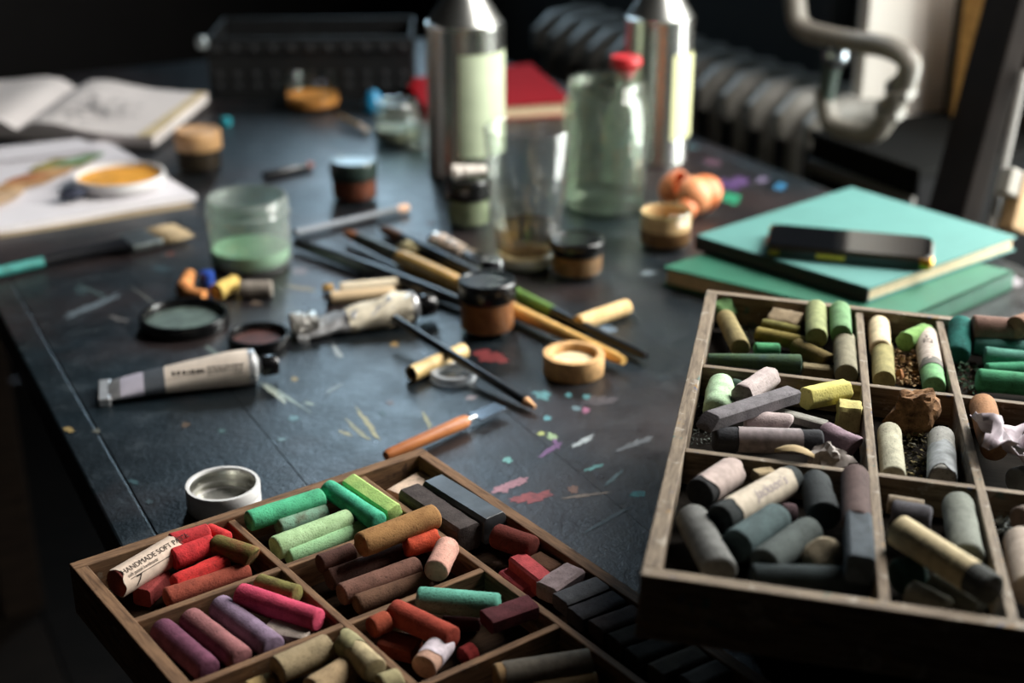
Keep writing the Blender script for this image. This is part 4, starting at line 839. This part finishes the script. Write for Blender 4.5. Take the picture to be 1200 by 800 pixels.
chunk('ochre_crumb', 'ochre yellow lump left of the two thin sticks', at(384, 337, .004), .006, .0045, .004, chalk('#b58a3c'), .5, 6, .4, cat='lump')
# flat brush at the left
p1, p2 = at(-40, 327, .0062), at(216, 270, .0062)
t = rod('flat_brush', 'wide flat brush with a teal handle end at the left table edge', 'brush', p1, p2,
    [('handle_end', paint('#3f8f88', .45, var=.35, scale=120), [(0, 4.5, 1), (.33, 5, 1)]), ('handle', blk, [(.33, 4.8, 1), (.5, 5.5, 1), (.62, 7, 1.3), (.70, 9, 1.9)])])
L = (p2-p1).length
MB().box(-L/2+L*.70, -L/2+L*.85, -.019, .019, -.0035, .0035, .002).build('ferrule', paint('#7f8484', .35, .9, var=.35, scale=140), t)
m = MB(); rnd = random.Random(2)
for i in range(150):
    y = rnd.uniform(-.018, .018); z = rnd.uniform(-.003, .003); l = L*.15*rnd.uniform(.85, 1.05)
    m.tube([(-L/2+L*.845, y, z), (-L/2+L*.92, y*1.03, z), (-L/2+L*.85+l, y*1.08, z*.6)], [.0006, .0006, .0003], 4)
o = m.build('bristles', paint('#a08c6c', .7, var=.3, scale=300), t, None); o['kind'] = 'stuff'
# coloured bits in front of the frosted jar
q = 'coloured stubs in front of the frosted jar'
m = MB(); m.tube([at(222, 322, .006), at(215, 338, .006), at(224, 346, .006), at(240, 348, .006)], [.0055, .0066, .0066, .0058], 16)
o = m.build('soft_pastel', chalk('#d98a3a', '#b8661e')); tag(o, 'bent orange pastel lump behind the large black lid', 'pastel', q)
o = MB().lathe([(.0062, 0), (.0066, .001), (.006, .011), (.004, .012), (0, .012)], 24, mod=lambda i, z: 1-.03*(i % 2)).build('tube_cap', paint('#24459a', .4, var=.15)); o.location = at(243, 333); tag(o, 'small blue screw cap between the orange and yellow stubs', 'cap', q)
stick('soft_pastel', 'yellow pastel stub between the blue cap and the grey stub', at(253, 343, .0075), at(276, 331, .0075), .0072, chalk('#d0ae4a', '#a8862c'), group=q, e=.3)
stick('soft_pastel', 'warm grey pastel stub just in front of the frosted jar', at(281, 339, .0072), at(319, 338, .0072), .007, chalk('#8d8378', '#756b60'), group=q, e=.2)
rod('pen', 'dark pen with a pink end behind the rust red jar', 'pen', at(308, 206, .005), at(366, 193, .005), [('shaft', blk, [(0, 3, 1), (.05, 4.5, 1), (.88, 4.2, 1)]), ('end', paint('#c88a80', .5), [(.88, 4.4, 1), (1, 3.4, 1)])])
rod('paint_brush', 'thin brush handle with a pale end leaning beside the orange pigment jar', 'brush', at(398, 136, .012), at(430, 153, .0062), [('handle', paint('#8a6f45', .5, var=.2), [(0, 2.5, 1), (.75, 4, 1)]), ('end', paint('#d8c3b4', .5), [(.75, 4.2, 1), (1, 3.6, 1)])])
o = MB().lathe([(.012, 0), (.0135, .002), (.013, .012), (.008, .022), (.005, .026), (0, .027)], 28).build('bottle_cap', paint('#1f86b4', .4, var=.12)); o.location = at(438, 131); tag(o, 'bright blue cap beside the small clear glass jar', 'cap')
o = MB().lathe([(.006, 0), (.0068, .001), (.006, .008), (0, .009)], 20).build('bottle_cap', paint('#188a96', .4, var=.12)); o.location = at(265, 146); tag(o, 'tiny teal cap behind the wooden-lidded jar', 'cap')
# orange shells
def shell(label, p, r, tilt, az, col):
    m = MB(); pr_ = []
    for i in range(11):
        a = R(100)*i/10; pr_.append((max(r*math.sin(a), 0), -r*math.cos(a)*1.12))
    inn = [(x*.93, z*.93) for x, z in reversed(pr_)]
    m.lathe(pr_+inn, 36, mod=lambda i, z: 1+.02*noise.noise(Vector((i*.4, z*90, r*900))))
    o = m.build('shell_half', col, sharp=50); o.location = p; o.rotation_euler = (tilt, 0, az); return tag(o, label, 'shell', 'orange half shells by the tan jar')
sh = paint('#c9713f', .5, var=.16, scale=70); sh2 = paint('#d18a5c', .5, var=.16, scale=70)
shell('orange brown half shell at the back, leaning with its dark hollow left', at(797, 222, .022), .019, R(70), R(60), sh)
shell('orange brown half shell in the middle, rounded side facing front', at(812, 229, .019), .0185, R(-100), R(15), sh2)
shell('orange brown half shell lying furthest right', at(826, 227, .0185), .018, R(-120), R(-50), sh)
shell('small orange shell piece lowest, touching the tan jar', at(805, 244, .011), .0105, R(-90), R(-10), sh)

# ---------------------------------------------------------------- paper, books, phone
white = paint('#dcd8dc', .75, var=.03, scale=30, spec=.25); cover_dark = paint('#1d1a18', .6, var=.2)
def sheet(name, label, quad, z, th, mat, wavef=0.0, nu=16, nv=12, cat='paper', seed=0, parent=None):
    a, b_, c_, d = quad; m = MB(); V = []
    for i in range(nu+1):
        for j in range(nv+1):
            u, v = i/nu, j/nv; p = a*(1-u)*(1-v)+b_*u*(1-v)+c_*u*v+d*(1-u)*v
            p = p.copy(); p.z = TZ+z+th+wavef*max(0, noise.noise(Vector((p.x*9+seed, p.y*9, 1)))+.25); V.append(p)
    k = len(V); V += [p-Vector((0, 0, th)) for p in V]
    def id(i, j): return i*(nv+1)+j
    Fc = [(id(i, j), id(i+1, j), id(i+1, j+1), id(i, j+1)) for i in range(nu) for j in range(nv)]
    n_ = (V[Fc[0][1]]-V[Fc[0][0]]).cross(V[Fc[0][2]]-V[Fc[0][1]]); fl_ = n_.z < 0
    Fc += [tuple(k+i for i in reversed(f)) for f in Fc]
    bd = [id(i, 0) for i in range(nu)]+[id(nu, j) for j in range(nv)]+[id(i, nv) for i in range(nu, 0, -1)]+[id(0, j) for j in range(nv, 0, -1)]
    Fc += [(bd[i], k+bd[i], k+bd[(i+1) % len(bd)], bd[(i+1) % len(bd)]) for i in range(len(bd))]
    if fl_: Fc = [tuple(reversed(f)) for f in Fc]
    o = mesh_obj(name, V, Fc, mat, parent)
    return tag(o, label, cat) if label else o
z0 = .001
pad = sheet('watercolour_pad', 'white watercolour pad with a painted leaf sketch at the left', [at(-150, 206, z0), at(126, 171, z0), at(231, 236, z0), at(-60, 284, z0)], .0012, .006, white, .003)
sheet('backing_card', None, [at(-150, 207, z0), at(124, 172, z0), at(227, 241, z0), at(-60, 287, z0)], .0, .0012, paint('#a08f74', .8), 0, parent=pad)
sheet('loose_sheet', 'loose white sheet lying on the far edge of the watercolour pad', [at(-150, 190, .01), at(92, 163, .01), at(122, 175, .01), at(-150, 208, .01)], .0105, .0006, white, 0)
def on_pad(x, y): 
    p = at(x, y, .0095); p.z = TZ+.0104; return p
def blob(name, pts, col, parent, z=0):
    c = sum(pts, Vector())/len(pts); V = [c]+pts; V = [v+Vector((0, 0, z)) for v in V]
    n = len(pts); return mesh_obj(name, V, [(0, 1+(i+1) % n, 1+i) for i in range(n)], col, parent)
def leafpts(x1, y1, x2, y2, w, seed=0):
    out = []
    for s in (1, -1):
        for i in range(10):
            f = i/10 if s == 1 else 1-i/10; d = math.sin(math.pi*f)**.7*w*s*(1+.4*noise.noise(Vector((f*5, s, seed)))); dx, dy = x2-x1, y2-y1; l = math.hypot(dx, dy*2.6)
            out.append(on_pad(x1+dx*f-dy*2.6/l*d, y1+dy*f+dx/l*d/2.6))
    return out
for i, (x1, y1, x2, y2, w_, c) in enumerate([(36, 177, 104, 168, 16, '#7f9a78'), (34, 201, 112, 186, 16, '#8c8242'), (60, 198, 124, 180, 9, '#6f8f6a'), (-10, 228, 88, 196, 17, '#b98f62'), (4, 216, 60, 206, 10, '#a4683f'), (-20, 246, 30, 222, 12, '#c7a887')]):
    blob('painted_leaf', leafpts(x1, y1, x2, y2, w_, i), paint(c, .8, var=.3, scale=90), pad, .0002*i+.0004)
# dish of orange paint on the pad
pd = at(141, 216, .0105); rd = 53*mpx(pd); hd = ztop(pd, 203)-.0105
t = tag(empty('paint_dish', pd), 'shallow white dish of orange-yellow paint standing on the watercolour pad', 'dish')
MB().lathe([(rd*.88, 0), (rd*.96, .002), (rd, hd-.002), (rd*.99, hd), (rd*.93, hd), (rd*.90, hd*.5), (rd*.8, .003), (0, .003)], 56).build('bowl', paint('#d6d3d2', .45, var=.04), t)
MB().lathe([(rd*.895, hd*.45), (rd*.895, hd*.62), (rd*.6, hd*.52), (0, hd*.55)], 48).build('paint', paint('#dd9a2c', .5, var=.35, scale=60), t)
chunk('shadow_lump', 'dark navy lump standing in for the shadow of the dish on the watercolour pad', at(84, 226, .016), .014, .009, .006, paint('#262a3a', .8, var=.3), .5, 14, .3, cat='lump')  # added lump, coloured like the shadow cast beside the dish
# open sketchbook
Sf, Sn, Rf, Rn = at(89, 96, .020), at(19, 146, .020), at(243, 108, .016), at(179, 162, .014)
for p in (Sf, Sn, Rf, Rn): p.z = TZ
t = tag(empty('sketchbook', (0, 0, 0)), 'open sketchbook with curved white pages and a grey drawing, far left', 'book')
def page_block(e_f, e_n, s_f, s_n, mat, nm):
    nu, nv = 20, 6; V = []
    for i in range(nu+1):
        u = i/nu; hgt = .017+.008*math.exp(-((u-.22)/.25)**2)-.007*math.exp(-(u/.07)**2)-.002*u
        for j in range(nv+1):
            v = j/nv; p = (s_f*(1-u)+e_f*u)*(1-v)+(s_n*(1-u)+e_n*u)*v; V.append(Vector((p.x, p.y, TZ+hgt)))
    k = len(V); V += [Vector((p.x, p.y, TZ+.0042)) for p in V]
    def id(i, j): return i*(nv+1)+j
    Fc = [(id(i, j), id(i+1, j), id(i+1, j+1), id(i, j+1)) for i in range(nu) for j in range(nv)]
    Fc += [tuple(k+i for i in reversed(f)) for f in Fc]
    bd = [id(i, 0) for i in range(nu)]+[id(nu, j) for j in range(nv)]+[id(i, nv) for i in range(nu, 0, -1)]+[id(0, j) for j in range(nv, 0, -1)]
    Fc += [(bd[i], k+bd[i], k+bd[(i+1) % len(bd)], bd[(i+1) % len(bd)]) for i in range(len(bd))]
    bm = bmesh.new(); vs = [bm.verts.new(v) for v in V]; [bm.faces.new([vs[i] for i in f]) for f in Fc]; bmesh.ops.recalc_face_normals(bm, faces=bm.faces[:])
    me = bpy.data.meshes.new(nm); bm.to_mesh(me); bm.free(); me.materials.append(mat); me.polygons.foreach_set('use_smooth', [True]*len(me.polygons)); me.set_sharp_from_angle(angle=R(45))
    o = bpy.data.objects.new(nm, me); C.objects.link(o); o.parent = t; return o
page = paint('#d8d0cc', .8, var=.04, scale=20, spec=.2)
page_block(Rf, Rn, Sf, Sn, page, 'right_pages'.replace('right_', '')); Lf, Ln = Sf*2-Rf, Sn*2-Rn; Lf.z = Ln.z = TZ
page_block(Lf, Ln, Sf, Sn, page, 'pages')
ex = (Rf-Sf).normalized()*.006; ey = (Sf-Sn).normalized()*.006
sheet('cover', None, [Lf-ex+ey, Rf+ex+ey, Rn+ex-ey, Ln-ex-ey], .0005, .0034, cover_dark, 0, parent=t)
m = MB(); rnd = random.Random(4)
for i in range(150):
    u, v = rnd.gauss(.42, .12), rnd.gauss(.60, .13); hgt = .017+.008*math.exp(-((u-.22)/.25)**2)-.002*u
    p = (Sf*(1-u)+Rf*u)*(1-v)+(Sn*(1-u)+Rn*u)*v; p = Vector((p.x, p.y, TZ+hgt+.0009)); a = rnd.uniform(0, 3.14); l = rnd.uniform(.004, .011); d = Vector((math.cos(a), math.sin(a), 0))*l/2; e_ = Vector((-math.sin(a), math.cos(a), 0))*.0010
    m.add([p-d-e_, p+d-e_, p+d+e_, p-d+e_], [(0, 1, 2, 3)])
o = m.build('pencil_drawing', paint('#6d6d70', .8), t, None); o['kind'] = 'stuff'
sheet('aged_margin', None, [Rf.lerp(Sf, .07)+Vector((0, 0, 0)), Rf.lerp(Sf, .006), Rn.lerp(Sn, .006), Rn.lerp(Sn, .12)], .0152, .0006, paint('#c9b68f', .8, var=.2, scale=40), 0, parent=t)
def book(name, label, corners, zb, th, covm, pagem, cover=.0016, group=None, cat='book', spine=None, edge_mat=None):
    # corners: world xy of the cover; parts: front and back cover, page block, spine
    t = tag(empty(name, (0, 0, 0)), label, cat, group); c = sum(corners, Vector())/4
    ins = [p+(c-p)*.025 for p in corners]
    for n_, q, z_, h_, mt in (('cover', corners, zb, cover, covm), ('pages', ins, zb+cover, th-2*cover, pagem), ('cover', corners, zb+th-cover, cover, covm)):
        o = sheet(n_, None, q, z_, h_, mt, 0, 4, 4, parent=t)
    if spine is not None:
        a, b_ = corners[spine], corners[(spine+1) % 4]; d = (c-(a+b_)/2).normalized()*.0016
        sheet('spine', None, [a, b_, b_+d, a+d], zb, th, edge_mat or covm, 0, 2, 2, parent=t)
    return t
pages_m = paint('#c9b493', .8, var=.22, scale=300)
teal = paint('#487671', .7, var=.05, scale=40, spec=.3); green = paint('#175a43', .55, var=.14, scale=60)
ZG, ZT = .0165, .0125
def flatp(x, y, z): p = at(x, y, z); p.z = TZ; return p
g = [flatp(777, 313, ZG), flatp(935, 262, ZG), flatp(1189, 318, ZG), flatp(1052, 378, ZG)]
book('notebook', 'dark green notebook underneath the turquoise one', g, .0004, ZG, green, pages_m, .0022, 'stacked notebooks', spine=2)
zt = ZG+.0006; T_ = zt+ZT
tq = [flatp(815, 276, T_), flatp(998, 219, T_), flatp(1192, 277, T_), flatp(1018, 338, T_)]
book('notebook', 'turquoise notebook lying on the dark green one under the phone', tq, zt, ZT, teal, pages_m, .0014, 'stacked notebooks', spine=3, edge_mat=paint('#2a2320', .7))  # dark brown strip along its front-left edge
# phone
a, b_, c_, d = at(900, 259, T_+.011), at(1092, 278, T_+.011), at(1098, 303, T_+.011), at(898, 288, T_+.011)
x = (b_-a+c_-d)/2; wx = x.length; wy = ((a-d).length+(b_-c_).length)/2; ctr = (a+b_+c_+d)/4; x.z = 0
M = frame(Vector((ctr.x, ctr.y, TZ+T_+.0004)), x, Vector((0, 0, 1))); t = tag(empty('smartphone', mat=M), 'black smartphone with gold-edged case lying face up on the turquoise notebook', 'phone')
def rrect(hx, hy, r, n=8):
    return [(sx*(hx-r)+r*math.cos(R(a0+90*i/n)), sy*(hy-r)+r*math.sin(R(a0+90*i/n))) for sx, sy, a0 in ((1, 1, 0), (-1, 1, 90), (-1, -1, 180), (1, -1, 270)) for i in range(n+1)]
def slab(nm, hx, hy, r, z0_, z1_, mat, parent, bev=.0008):
    b0 = rrect(hx-bev, hy-bev, r-bev); b1 = rrect(hx, hy, r); V = []
    for ring, z in ((b0, z0_), (b1, z0_+bev), (b1, z1_-bev), (b0, z1_)): V += [(x, y, z) for x, y in ring]
    n = len(b0); return mesh_obj(nm, V, [(j*n+i, j*n+(i+1) % n, (j+1)*n+(i+1) % n, (j+1)*n+i) for j in range(3) for i in range(n)]+[tuple(range(n-1, -1, -1)), tuple(3*n+i for i in range(n))], mat, parent)
hx, hy = wx/2, wy/2
slab('case', hx, hy, .010, 0, .0085, paint('#171512', .35, var=.2), t); gold = paint('#c99536', .28, 1.0, var=.1)
slab('metal_frame', hx-.001, hy-.001, .0095, .0085, .0098, paint('#4a3a20', .3, 1.0), t, .0003); slab('screen', hx-.0022, hy-.0022, .0085, .0098, .0106, paint('#08090b', .06, var=.02, spec=.6), t, .0003)
MB().box(-hx*.36, -hx*.02, -hy-.0007, -hy+.0003, .003, .0068, .0003).build('side_button', gold, t)
MB().box(-hx*.92, -hx*.80, -hy-.0006, -hy+.0003, .003, .0065, .0003).build('side_button', gold, t)
for sx, sy in ((1, -1), (-1, 1)):
    o = MB().lathe([(.0072, .0015), (.0080, .003), (.0080, .0085), (.0072, .0098)], 24).build('gold_corner', gold, t); o.location = (sx*(hx-.0076), sy*(hy-.0076), 0)
# red book at the back
rb_ = [flatp(478, 100, .020), flatp(612, 72, .020), flatp(668, 103, .020), flatp(592, 126, .020)]
book('book', 'red-covered book lying behind the two tall cans', [flatp(472, 92, .02), flatp(622, 73, .02), flatp(672, 117, .02), flatp(500, 128, .02)], .0004, .0185, paint('#8c0a15', .85, var=.08, spec=.15), pages_m, .0022, spine=3)

# ---------------------------------------------------------------- dark crate at the back of the table
pcx = at(366, 117); Wc = 236*mpx(pcx); Hc = ztop(pcx, 44)
t = tag(empty('metal_crate', pcx, R(2)), 'dark metal crate with rows of pale rivets at the back of the table', 'crate')
cm = paint('#191a1b', .55, .5, var=.3, scale=40)
for nm, bx in (('front_panel', (-Wc/2, Wc/2, 0, .003)), ('back_panel', (-Wc/2, Wc/2, .137, .14)), ('side_panel', (-Wc/2, -Wc/2+.003, .003, .137)), ('side_panel', (Wc/2-.003, Wc/2, .003, .137))):
    MB().box(*bx, 0, Hc, .0006).build(nm, cm, t)
MB().box(-Wc/2+.003, Wc/2-.003, .003, .137, .002, .004).build('bottom_panel', cm, t)
MB().box(-Wc/2-.003, Wc/2+.003, -.004, .0, Hc-.018, Hc-.006, .001).build('rim_band', cm, t)
rv = MB().lathe([(.0038, 0), (.0034, .0014), (.002, .0022), (0, .0025)], 12).build('rivet', paint('#3d3f41', .4, .5), t); first = True
for z, xs in ((Hc-.012, 11), (Hc*.42, 11), (Hc*.24, 11)):
    for i in range(xs):
        o = rv if first else rv.copy()
        if not first: C.objects.link(o)
        first = False; o.location = (-Wc/2+.012+(Wc-.024)*i/(xs-1), -.004 if z > Hc*.7 else 0, z); o.rotation_euler = (R(90), 0, 0)
o = MB().lathe([(0, -.008), (.006, -.007), (.0085, 0), (.006, .007), (0, .008)], 16).build('corner_knob', paint('#8e9698', .35, .7), t); o.location = (-Wc/2-.004, -.006, Hc-.004)

# ---------------------------------------------------------------- radiator, pipes and the corner behind
rad = tag(empty('radiator', TN(1.17, 1.62, 0), RZ), 'grey column radiator standing behind the right rear edge of the table', 'radiator')
rm = paint('#7d7a74', .5, var=.12, scale=40)
top = .004; bot = -TZ+.10
first = None
for i in range(13):
    tt = -.30+.057*i
    if first is None:
        m = MB()
        for sx in (-.045, 0, .045): m.tube([(sx, 0, bot+.02), (sx, 0, top-.03)], .012, 10)
        for z in (bot+.03, top-.03):
            m.tube([(-.066, 0, z-.014), (-.062, 0, z+.008), (-.04, 0, z+.024), (0, 0, z+.028), (.04, 0, z+.024), (.062, 0, z+.008), (.066, 0, z-.014)], [.012, .018, .021, .022, .021, .018, .012], 12)
        first = o = m.build('column', rm, rad)
    else: o = first.copy(); C.objects.link(o)
    o.location = (0, tt, 0)
for z in (bot+.035, top-.035): MB().tube([(0, -.33, z), (0, .42, z)], .016, 12).build('header_pipe', rm, rad)
for tt in (-.27, .36): MB().box(-.03, .03, tt-.01, tt+.01, -TZ, bot+.012, .003).build('foot', rm, rad)
def atn(x, y, n):                              # point of the photograph on the upright plane across = n
    d = ray(x, y); k = n/(d.x*cr+d.y*sr); return Vector((0, 0, TZ+H))+d*k
def smooth(pts, it=3):
    for _ in range(it):
        q = [pts[0]]
        for a, b_ in zip(pts[:-1], pts[1:]): q += [a.lerp(b_, .25), a.lerp(b_, .75)]
        pts = q+[pts[-1]]
    return pts
pm = paint('#77726a', .45, var=.15, scale=50)
NP = 1.06
t = tag(empty('heating_pipe', atn(1060, 70, NP)), 'grey heating pipe bending down beside the pale wall behind the table', 'pipe')
inv = Matrix.Translation(-t.location)
def pipe(nm, px, rad_, n=NP, mat=None):
    pts = [inv @ atn(x, y, n) for x, y in px]; return MB().tube(smooth(pts), rad_, 16).build(nm, mat or pm, t)
pipe('upper_run', [(930, -60), (931, 8), (938, 34), (962, 42), (1004, 50), (1042, 54), (1068, 70), (1064, 92), (1052, 114)], .0122)
pipe('lower_run', [(1052, 112), (1040, 138), (1026, 158), (1000, 156), (974, 148), (968, 128), (966, 104)], .0115)
for x, y in ((1056, 104), (1044, 128)): 
    o = MB().lathe([(.014, -.008), (.017, -.006), (.017, .006), (.014, .008)], 8).build('union_nut', pm, t); o.location = inv @ atn(x, y, NP); o.rotation_euler = (R(25), R(-25), 0)
o = MB().lathe([(.006, -.02), (.014, -.012), (.016, 0), (.010, .010), (.012, .016), (0, .018)], 18).build('valve', paint('#9aa2aa', .25, 1.0), t); o.location = inv @ atn(980, 60, NP)
pipe('vertical_run', [(978, 66), (972, 90), (968, 118)], .010, mat=paint('#2d3b34', .5))
structure('trim_1', MB().box(1.163, WALL_N, 1.306, 1.326, FZ, CZ, .003), paint('#e0dad2', .85, var=.06, scale=9, spec=.2))
bd = tag(empty('dark_panel', TN(1.276, 1.72, -TZ), RZ), 'tall dark board standing behind the radiator against the pale wall', 'board')
MB().box(-.012, .012, -.24, .62, .001, .98, .003).build('board', paint('#191817', .7, var=.2), bd); MB().box(-.020, -.012, -.24, -.215, .001, .98, .001).build('edge_batten', paint('#23211f', .6), bd)
cb = tag(empty('low_cabinet', TN(1.17, 1.20, -TZ), RZ), 'black low cabinet with a pale front rail beside the pipe', 'cabinet')
MB().box(-.10, .12, -.10, .08, .03, TZ-.014, .003).build('body', paint('#0b0b0c', .9, var=.2, spec=.1), cb); MB().box(-.106, -.1, -.10, .08, TZ-.05, TZ-.036, .001).build('rail', paint('#4a4642', .5), cb); MB().box(-.09, .11, -.09, .07, 0.0005, .03).build('plinth', paint('#101011', .6), cb)
MB().box(-.103, .123, -.103, .083, TZ-.014, TZ-.004, .002).build('top', paint('#0d0d0c', .95, spec=.08), cb)
# yellowish batten and dark leaning post at the right edge
q1, q2 = atn(1147, 96, 1.279), atn(1158, -60, 1.279); q1.z = TZ-.0035
o = MB().box(-.020, .020, -.02, .02, 0, (q2-q1).length, .002).build('timber_batten', wood('#d9a860', '#a87c42', scale=30)); o.location = q1; o.rotation_euler = (0, 0, RZ); tag(o, 'yellow-brown upright timber batten at the top right corner', 'timber')
q1, q2 = atn(1096, 330, .99), atn(1196, -40, 1.14); ax = q2-q1; lower = q1-ax*((q1.z-.001)/ax.z); upper = q1+ax*1.7
Mx = axis_matrix(lower, upper, 0, Vector((-cr, -sr, 0))); t = tag(empty('easel_post', mat=Mx), 'dark wooden post leaning at the right edge with a metal strip and bracket', 'post')
L = (upper-lower).length
MB().box(-L/2+.02, L/2, -.026, .026, -.012, .012, .002).build('post', paint('#130f0d', .95, var=.25, scale=30, spec=.08), t)
IP = t.matrix_world.inverted()
a, b_ = atn(1200, 84, 1.10), atn(1160, 268, 1.00)
MB().tube([IP @ a, IP @ b_], .0045, 10).build('metal_strip', paint('#4a4641', .7), t)
o = MB().box(-.013, .013, -.008, .008, -.008, .008, .002).build('bracket', paint('#7d776e', .6), t); o.location = IP @ atn(1183, 214, 1.02)
o = MB().box(-.028, .028, -.010, .010, -.010, .010, .002).build('cleat', wood('#b39672', '#8a6f4e', scale=30), t); o.location = IP @ atn(1194, 238, 1.03)
